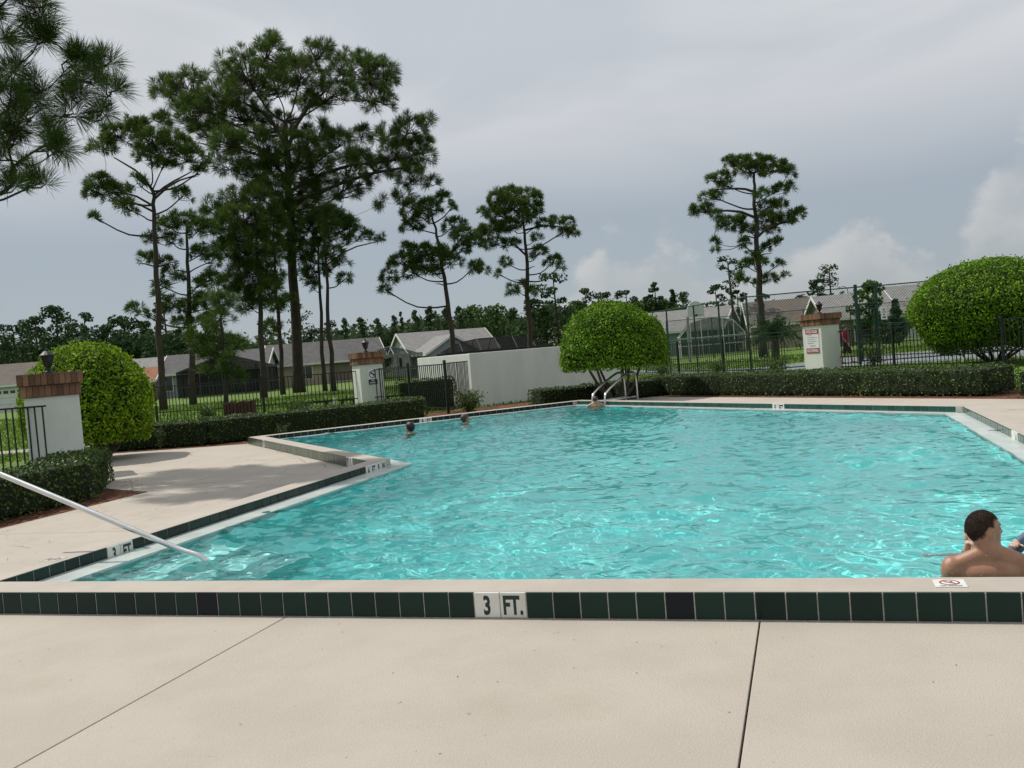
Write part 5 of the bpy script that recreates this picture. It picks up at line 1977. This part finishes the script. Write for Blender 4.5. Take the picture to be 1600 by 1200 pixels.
def litter():
    """fallen pine needles and grit on the deck"""
    rng = np.random.default_rng(19)
    n = 310
    u_ = np.concatenate([rng.uniform(-8.9, -6.3, 260), rng.uniform(-6, 3, 50)])
    v_ = np.concatenate([rng.uniform(5.2, 12.0, 260), 5.0 - np.abs(rng.normal(0, .9, 50))])
    c = np.outer(u_, np.array(PU)) + np.outer(v_, np.array(PV)) + np.array([0, 0, .003])
    a = rng.uniform(0, 6.28, n)
    L = np.where(np.arange(n) < 260, rng.uniform(.03, .10, n), rng.uniform(.003, .007, n))
    w_ = np.where(np.arange(n) < 260, .0016, rng.uniform(.0012, .0025, n))
    d = np.stack([np.cos(a), np.sin(a), np.zeros(n)], 1)
    e = np.stack([-np.sin(a), np.cos(a), np.zeros(n)], 1)
    v = np.stack([c - d * L[:, None] - e * w_[:, None], c + d * L[:, None] - e * w_[:, None], c + d * L[:, None] + e * w_[:, None], c - d * L[:, None] + e * w_[:, None]], 1).reshape(-1, 3)
    o = place('deck_litter', fast_mesh('deck_litter', v, np.arange(len(v)).reshape(-1, 4), M['chip']), (0, 0, 0))
    tag(o, 'fallen pine needles and grit scattered on the concrete deck', 'litter', kind='stuff')


litter()


# ------------------------------------------------------------------ people
def organic(name, mb, mat, parent, voxel=.008, smooth=6, loc=None):
    """fuse overlapping pieces into one continuous skin"""
    me = mb.mesh(name)
    o = bpy.data.objects.new('fuse', me)
    COL.objects.link(o)
    rm = o.modifiers.new('r', 'REMESH')
    rm.mode = 'VOXEL'
    rm.voxel_size = voxel
    sm = o.modifiers.new('s', 'SMOOTH')
    sm.factor = .5
    sm.iterations = smooth
    dg = bpy.context.evaluated_depsgraph_get()
    dg.update()
    out = bpy.data.meshes.new_from_object(o.evaluated_get(dg))
    bpy.data.objects.remove(o)
    out.name = name
    org = origin_of(parent) if parent else Vector(loc)
    out.transform(Matrix.Translation(-org))
    out.polygons.foreach_set('use_smooth', [True] * len(out.polygons))
    out.materials.clear()
    out.materials.append(mat)
    return place(name, out, org, parent)


Z = Vector((0, 0, 1))


def head_parts(mb, c, fd, upv, k=1.0):
    fd = fd.normalized()
    upv = (upv - fd * upv.dot(fd)).normalized()
    sd = fd.cross(upv)
    A = (sd, fd, upv)
    mb.ball(c + upv * .012 * k - fd * .012 * k, (.073 * k, .094 * k, .092 * k), 20, 14, A)
    mb.ball(c + fd * .018 * k - upv * .030 * k, (.062 * k, .074 * k, .085 * k), 16, 12, A)
    mb.ball(c + fd * .040 * k - upv * .075 * k, (.046 * k, .050 * k, .040 * k), 14, 10, A)
    mb.ball(c + fd * .078 * k - upv * .098 * k, .021 * k, 10, 8)
    mb.cone(c + fd * .088 * k + upv * .010 * k, c + fd * .106 * k - upv * .030 * k, .009 * k, .014 * k, 8)
    mb.ball(c + fd * .084 * k - upv * .062 * k, (.022 * k, .014 * k, .012 * k), 10, 8, A)
    mb.ball(c + fd * .074 * k + upv * .022 * k, (.050 * k, .020 * k, .014 * k), 12, 8, A)
    for s in (-1, 1):
        mb.ball(c + sd * (s * .076 * k) - fd * .008 * k - upv * .018 * k, (.012 * k, .024 * k, .036 * k), 10, 8, (sd, (fd * .95 + sd * (-s) * .3).normalized(), upv))
        mb.ball(c + sd * (s * .082 * k) - fd * .016 * k - upv * .012 * k, (.007 * k, .018 * k, .028 * k), 8, 6, A)
    return A


def eyes(c, fd, upv, k, parent):
    sd = fd.normalized().cross(upv)
    for s in (-1, 1):
        MB().ball(c + sd * (s * .031 * k) + fd.normalized() * .066 * k + upv * .000 * k, .0115 * k, 10, 8).build('eye', M['black_ink'], parent, smooth=True)


def hair_cap(c, fd, upv, k, mat, parent, grow=.004, front=.30, low=-.55, extra=None):
    """hair on the skull: above a line that drops from the forehead to the nape"""
    fd = fd.normalized()
    upv = (upv - fd * upv.dot(fd)).normalized()
    sd = fd.cross(upv)
    mb = MB().ball((0, 0, 0), 1.0, 30, 22)
    v = np.array([tuple(p) for p in mb.v])
    keep = []
    for f in mb.f:
        m_ = v[list(f)].mean(0)
        lim = (front + .15) if m_[1] > .35 else (low if m_[1] < -.15 else low + (m_[1] + .15) / .5 * (front + .15 - low))
        if m_[2] > lim:
            keep.append(f)
    mb.f = keep
    cc = c + upv * .010 * k - fd * .013 * k
    r = ((.073 * k + grow), (.094 * k + grow), (.094 * k + grow))
    nv = []
    for p in v:
        lowf = min(1, max(0, (-p[2]) / .9))
        sx = 1 - .16 * lowf
        nv.append(cc + sd * (p[0] * r[0] * sx) + fd * (p[1] * r[1] * (1 - .10 * lowf)) + upv * (p[2] * r[2]))
    mb.v = nv
    o = mb.build('hair', mat, parent, smooth=True)
    sol = o.modifiers.new('thick', 'SOLIDIFY')
    sol.thickness = .006 * k
    sol.offset = -1
    return o


def hand(mb, wrist, fd, nrm, k, curl):
    """palm with four unequal bent fingers and a thumb; fd along the fingers, nrm out of the back of the hand"""
    fd = fd.normalized()
    nrm = (nrm - fd * nrm.dot(fd)).normalized()
    sd = fd.cross(nrm)
    pc_ = wrist + fd * .042 * k
    mb.ball(pc_, (.038 * k, .046 * k, .014 * k), 12, 8, (sd, fd, nrm))
    for i, (s, L) in enumerate(((-.029, .060), (-.010, .072), (.010, .068), (.028, .052))):
        p = wrist + fd * .080 * k + sd * s * k
        d = fd.copy()
        ang = 0
        seg = [.42, .33, .25]
        for j in range(3):
            ang = curl[j]
            d = (d * math.cos(ang) - nrm * math.sin(ang)).normalized()
            nrm2 = (nrm - d * nrm.dot(d)).normalized()
            q = p + d * (L * k * seg[j])
            mb.cone(p, q, (.0088 - .0009 * j) * k, (.0080 - .0009 * j) * k, 8)
            p = q
            nrm = nrm2
        nrm = (sd.cross(fd)).normalized()
    t0 = wrist + fd * .022 * k - sd * .030 * k
    t1 = t0 + (fd * .6 - sd * .8 - nrm * .2) * .034 * k
    t2 = t1 + (fd * .95 - sd * .3 - nrm * .3) * .028 * k
    mb.cone(t0, t1, .012 * k, .0098 * k, 8)
    mb.cone(t1, t2, .0098 * k, .0082 * k, 8)


# ---- man sitting in the water at the near wall, seen from behind
hc = plane_v(1538, 826, 5.78)                     # head centre
man = empty('person', (hc.x, hc.y, -.9))
tag(man, 'bare-backed person with cropped dark hair sitting in the water at the near wall', 'person')
Xr = (PU * .97 + PV * .02).normalized()            # body's right as seen from behind
By = Z.cross(Xr)                                   # body's forward (away from the camera)
hfd = (Xr * .90 + By * .44).normalized()           # face turned to the right
nk = hc - Z * .085 - hfd * .012
shz = hc.z - .165
sc_ = hc + Xr * .022 - By * .02
sc_.z = shz
mb = MB()
head_parts(mb, hc, hfd, Z + hfd * .02)
mb.cone(hc - Z * .045 - hfd * .020, sc_ + Z * .035, .057, .066, 16)
chest = sc_ - Z * .17 + By * .03
mb.ball(chest, (.168, .105, .20), 20, 14, (Xr, By, Z))
mb.ball(sc_ - Z * .085, (.185, .080, .085), 20, 12, (Xr, By, Z))
mb.ball(chest - Z * .22, (.140, .095, .20), 18, 12, (Xr, By, Z))
mb.ball(chest - Z * .38 + By * .02, (.155, .110, .13), 18, 12, (Xr, By, Z))
for s in (-1, 1):
    sj = sc_ + Xr * (s * .205) - Z * .048 + By * .012
    mb.cone(sc_ + Xr * (s * .045) + Z * .024, sj - Xr * (s * .02) + Z * .010, .050, .048, 14)
    mb.ball(sj - Z * .020, (.062, .064, .082), 16, 12, (Xr, By, Z))
    mb.ball(sc_ + Xr * (s * .095) - Z * .105 - By * .024, (.080, .034, .10), 14, 10, ((Xr + Z * (s * .25)).normalized(), By, (Z - Xr * (s * .25)).normalized()))
    el = sj + Xr * (s * .055) + By * .07 - Z * .27
    mb.cone(sj - Z * .02, el, .053, .040, 14)
    wr = el + By * .22 - Z * .04 - Xr * (s * .05)
    mb.cone(el, wr, .040, .028, 12)
    hand(mb, wr, (By - Xr * s * .2), Z, 1.0, (.25, .35, .3))
    hp = chest - Z * .42 + Xr * (s * .085) + By * .02
    kn = hp + By * .42 + Z * .06 + Xr * (s * .07)
    mb.cone(hp, kn, .080, .056, 14)
    an = kn - Z * .36 - By * .05
    mb.cone(kn, an, .055, .038, 12)
    mb.cone(an, an + By * .16 - Z * .03, .036, .028, 10)
man_body = organic('body', mb, M['skin_tan'], man, .0085, 14)
hair_cap(hc, hfd, Z + hfd * .02, 1.0, M['hair'], man, grow=.0012, front=.42, low=-.74)
def stubble(c, fd, upv, k, mat, parent, n, seed, front, low):
    """cropped hair: short strands that thin out along the hairline"""
    rng = np.random.default_rng(seed)
    fd = fd.normalized()
    upv = (upv - fd * upv.dot(fd)).normalized()
    sd = fd.cross(upv)
    d = unit(rng.normal(size=(n, 3)))
    lim = np.where(d[:, 1] > .35, front + .15, np.where(d[:, 1] < -.15, low, low + (d[:, 1] + .15) / .5 * (front + .15 - low)))
    q = np.clip((d[:, 2] - (lim - .30)) / .34, 0, 1)
    d = d[rng.uniform(size=n) < q * q]
    lowf = np.clip(-d[:, 2] / .9, 0, 1)
    B = np.stack([np.array(sd), np.array(fd), np.array(upv)])
    e = np.stack([d[:, 0] * .0745 * (1 - .16 * lowf), d[:, 1] * .0955 * (1 - .10 * lowf), d[:, 2] * .0955], 1) * k
    p = np.array(c + upv * .010 * k - fd * .013 * k) + e @ B
    nr = unit((d / np.array([.073, .094, .094])) @ B)
    dr = unit(nr + .8 * rng.normal(size=nr.shape) - np.array(upv) * .4)
    s_ = unit(np.cross(dr, rng.normal(size=nr.shape))) * .0007
    v = np.stack([p - s_, p + s_, p + s_ * .3 + dr * .0055, p - s_ * .3 + dr * .0055], 1).reshape(-1, 3)
    o = foliage('cropped_hair', v, mat, parent)
    tag(o, kind='stuff')


stubble(hc, hfd, Z + hfd * .02, 1.0, M['hair'], man, 26000, 5, .42, -.74)
eyes(hc, hfd, Z, 1.0, man)
rngd = np.random.default_rng(8)
vv_ = np.array([v.co for v in man_body.data.vertices]) + np.array(origin_of(man))
nn_ = np.array([v.normal for v in man_body.data.vertices])
cand = np.where((vv_[:, 2] > shz - .16) & (vv_[:, 2] < shz + .06) & (nn_ @ np.array(By) < .3))[0]
drops = MB()
for i in rngd.choice(cand, 46):
    r_ = rngd.uniform(.0012, .0032)
    drops.ball(Vector(vv_[i]), (r_, r_, r_ * 1.3), 6, 5)
wd_o = drops.build('water_drops', M['water_drop'], man, smooth=True)
tag(wd_o, kind='stuff')
trunks = MB()
tc_ = chest - Z * .40 + By * .02
trunks.ball(tc_, (.172, .130, .12), 18, 12, (Xr, By, Z))
for s in (-1, 1):
    hp = chest - Z * .42 + Xr * (s * .085) + By * .02
    trunks.cone(hp, hp + By * .26 + Z * .03 + Xr * (s * .045), .096, .084, 14)
organic('swim_shorts', trunks, M['shorts'], man, .012, 4)

# ---- child holding on to the man's shoulders from the front
ch_h = hc + By * .215 - Z * .075 - Xr * .004
child = empty('person', (ch_h.x, ch_h.y, -.9))
tag(child, 'small person in blue swim sleeves clinging to the bare-backed one from the front', 'person')
cf = -By
mb = MB()
head_parts(mb, ch_h, cf, Z, .78)
cs = ch_h - Z * .145 - cf * .01
mb.cone(ch_h - Z * .05, cs + Z * .02, .036, .042, 12)
mb.ball(cs - Z * .12, (.115, .075, .16), 16, 12, (Xr, By, Z))
mb.ball(cs - Z * .04, (.125, .055, .055), 16, 10, (Xr, By, Z))
mb.ball(cs - Z * .28, (.105, .080, .12), 16, 12, (Xr, By, Z))
hl_ = plane_v(1519, 851, 5.83)
hr_p = plane_v(1583, 853, 5.86)
slv = MB()
slv.ball(cs - Z * .13, (.121, .082, .165), 16, 12, (Xr, By, Z))
slv.ball(cs - Z * .04, (.130, .062, .060), 16, 10, (Xr, By, Z))
for s, hp_, elb in ((-1, hl_, cs - Xr * .10 - Z * .10 - By * .03), (1, hr_p, hr_p + Xr * .13 + By * .10 + Z * .055)):
    sj = cs + Xr * (s * .125) - Z * .03
    wr = hp_ + By * .055 - Z * .004 + (Xr * .02 if s > 0 else Xr * -.012)
    mb.cone(sj, elb, .034, .028, 10)
    mb.cone(elb, wr, .027, .019, 10)
    slv.cone(sj, elb, .040, .035, 12)
    slv.cone(elb, elb.lerp(wr, .72), .034, .027, 12)
    hand(mb, wr, (-By * .9 - Xr * (s * .25) + Z * .25), Z, .70, (.05, .55, .65))
    hj = cs - Z * .36 + Xr * (s * .075)
    if s < 0:
        kn = sc_ - Xr * .20 + By * .10 - Z * .14
        ft = UV(0, 0)
        ft = G(1468, 890, -.10)
        kn = G(1504, 890, -.10)
        mb.cone(hj, kn, .058, .044, 12)
        mb.cone(kn, ft, .040, .027, 12)
        mb.cone(ft, ft - Xr * .07 - By * .02 - Z * .005, .024, .018, 10)
        for t_ in range(5):
            b0 = ft - Xr * .075 + By * (.022 - .011 * t_)
            mb.cone(b0, b0 - Xr * .022, .007, .006, 6)
    else:
        kn = hj + Xr * .12 - By * .10 - Z * .08
        mb.cone(hj, kn, .058, .044, 12)
        mb.cone(kn, kn - Z * .24 + By * .05, .042, .028, 12)
organic('body', mb, M['skin_light'], child, .0045, 3)
organic('swim_shirt', slv, M['rash'], child, .008, 4)
hair_cap(ch_h, cf, Z, .78, M['hair_brown'], child, grow=.008, front=.35, low=-.5)
eyes(ch_h, cf, Z, .78, child)


# ---- swimmers
def swimmer(label, hpos, fd, skin, hairm, shoulder_z, tilt=0.0, hair_low=-.6, arms=True, k=1.0, grow=.012, size=1.0):
    hpos = Vector(hpos)
    root = empty('person', (hpos.x, hpos.y, -1.0))
    tag(root, label, 'person')
    fd = fd.normalized()
    u_ = (Z + fd * tilt).normalized()
    mb = MB()
    head_parts(mb, hpos, fd, u_, k)
    s0 = Vector((hpos.x, hpos.y, shoulder_z)) - fd * .02
    rt_ = fd.cross(Z)
    mb.cone(hpos - u_ * .05, s0 + Z * .02, .056, .064, 12)
    mb.ball(s0 - Z * .08, (.175, .085, .09), 16, 10, (rt_, fd, Z))
    mb.ball(s0 - Z * .22, (.155, .10, .20), 16, 10, (rt_, fd, Z))
    mb.ball(s0 - Z * .45, (.15, .105, .16), 16, 10, (rt_, fd, Z))
    for s in (-1, 1):
        sj = s0 + rt_ * (s * .19) - Z * .05
        mb.cone(s0 + rt_ * s * .05 + Z * .01, sj, .048, .050, 10)
        el = sj + rt_ * (s * .12) + fd * .14 - Z * .14
        mb.cone(sj, el, .050, .038, 10)
        wr = el + fd * .20 + rt_ * (s * .05)
        mb.cone(el, wr, .037, .026, 10)
        hand(mb, wr, fd + rt_ * s * .2, Z, 1.0, (.1, .2, .2))
        hp = s0 - Z * .5 + rt_ * (s * .085)
        kn = hp - Z * .38 + fd * .12
        mb.cone(hp, kn, .078, .054, 10)
        an = kn - Z * .36 - fd * .12
        mb.cone(kn, an, .052, .036, 10)
        mb.cone(an, an + fd * .14 - Z * .05, .034, .026, 8)
    organic('body', mb, M[skin], root, .011, 4)
    hair_cap(hpos, fd, u_, k, M[hairm], root, grow=grow, front=.25, low=hair_low)
    eyes(hpos, fd, u_, k, root)
    if size != 1:
        root.scale = (size, size, size)
        root.location = hpos - size * (hpos - root.location)
    return root


s1 = G(640, 668, .16)
swimmer('dark haired swimmer with head above water near the nine foot mark', s1, Vector((-.75, .45, 0)), 'skin_mid', 'hair_black', -.02, .15, -1.1, grow=.026, k=1.08, size=.88)
s2 = G(727, 654, .15)
swimmer('brown haired swimmer nearest the open gate, facing right', s2, Vector((.85, .5, 0)), 'skin_mid', 'hair_brown', -.02, 0, -1.0, grow=.018, k=1.08, size=.88)
s3 = G(930, 624, .25)
swimmer('bare-shouldered bather holding the ladder at the far corner', s3, Vector((.25, .95, 0)), 'skin_mid', 'hair_brown', .12, 0, -.5, grow=.006, size=.80)

# ---- walker behind the fence
fp = ground_at(1322, 38.6)
wk_ = empty('person', fp)
tag(wk_, 'person in red and purple shirt and dark shorts walking behind the fence', 'person')
wf_ = Vector((.92, -.38, 0)).normalized()
ws = wf_.cross(Z)
Hh = 1.60
hd_ = fp + Z * (Hh - .115)
mb = MB()
head_parts(mb, hd_, wf_, Z, .98)
nb0 = fp + Z * 1.33
mb.cone(hd_ - Z * .05, nb0, .05, .06, 12)
mb.ball(fp + Z * 1.18, (.15, .10, .17), 14, 10, (ws, wf_, Z))
mb.ball(fp + Z * .92, (.15, .11, .18), 14, 10, (ws, wf_, Z))
top_ = MB().ball(fp + Z * 1.16, (.185, .135, .21), 14, 10, (ws, wf_, Z)).ball(fp + Z * .93, (.175, .14, .16), 14, 10, (ws, wf_, Z))
sho = MB().ball(fp + Z * .83, (.17, .135, .13), 14, 10, (ws, wf_, Z))
for s in (-1, 1):
    sj = fp + Z * 1.28 + ws * (s * .165)
    el = sj - Z * .27 + ws * (s * .04) - wf_ * (.06 * s)
    wr = el - Z * .20 + wf_ * (.12 + .05 * s)
    mb.cone(sj, el, .045, .035, 10)
    mb.cone(el, wr, .034, .025, 10)
    hand(mb, wr, (-Z + wf_ * .3), ws * s, 1.0, (.2, .3, .3))
    top_.cone(sj, sj.lerp(el, .7), .062, .056, 10)
    hp = fp + Z * .82 + ws * (s * .08)
    kn = hp - Z * .38 + wf_ * (.12 * s + .05)
    an = fp + Z * .075 + ws * (s * .08) + wf_ * (.22 * s)
    mb.cone(hp, kn, .078, .055, 10)
    mb.cone(kn, an, .052, .036, 10)
    mb.cone(an - Z * .03, an - Z * .04 + wf_ * .15, .036, .028, 8)
    sho.cone(hp, hp.lerp(kn, .95), .098, .085, 12)
organic('body', mb, M['skin_mid'], wk_, .013, 3)
organic('shirt', top_, M['shirt_red'], wk_, .018, 3)
organic('shorts', sho, M['shorts'], wk_, .018, 3)
bag = MB().ball(fp + Z * 1.08 - wf_ * .16, (.13, .07, .20), 12, 8, (ws, wf_, Z))
organic('purple_back_panel', bag, M['shirt_purple'], wk_, .02, 2)
hair_cap(hd_, wf_, Z, .98, M['hair_black'], wk_, grow=.016, front=.2, low=-.7)
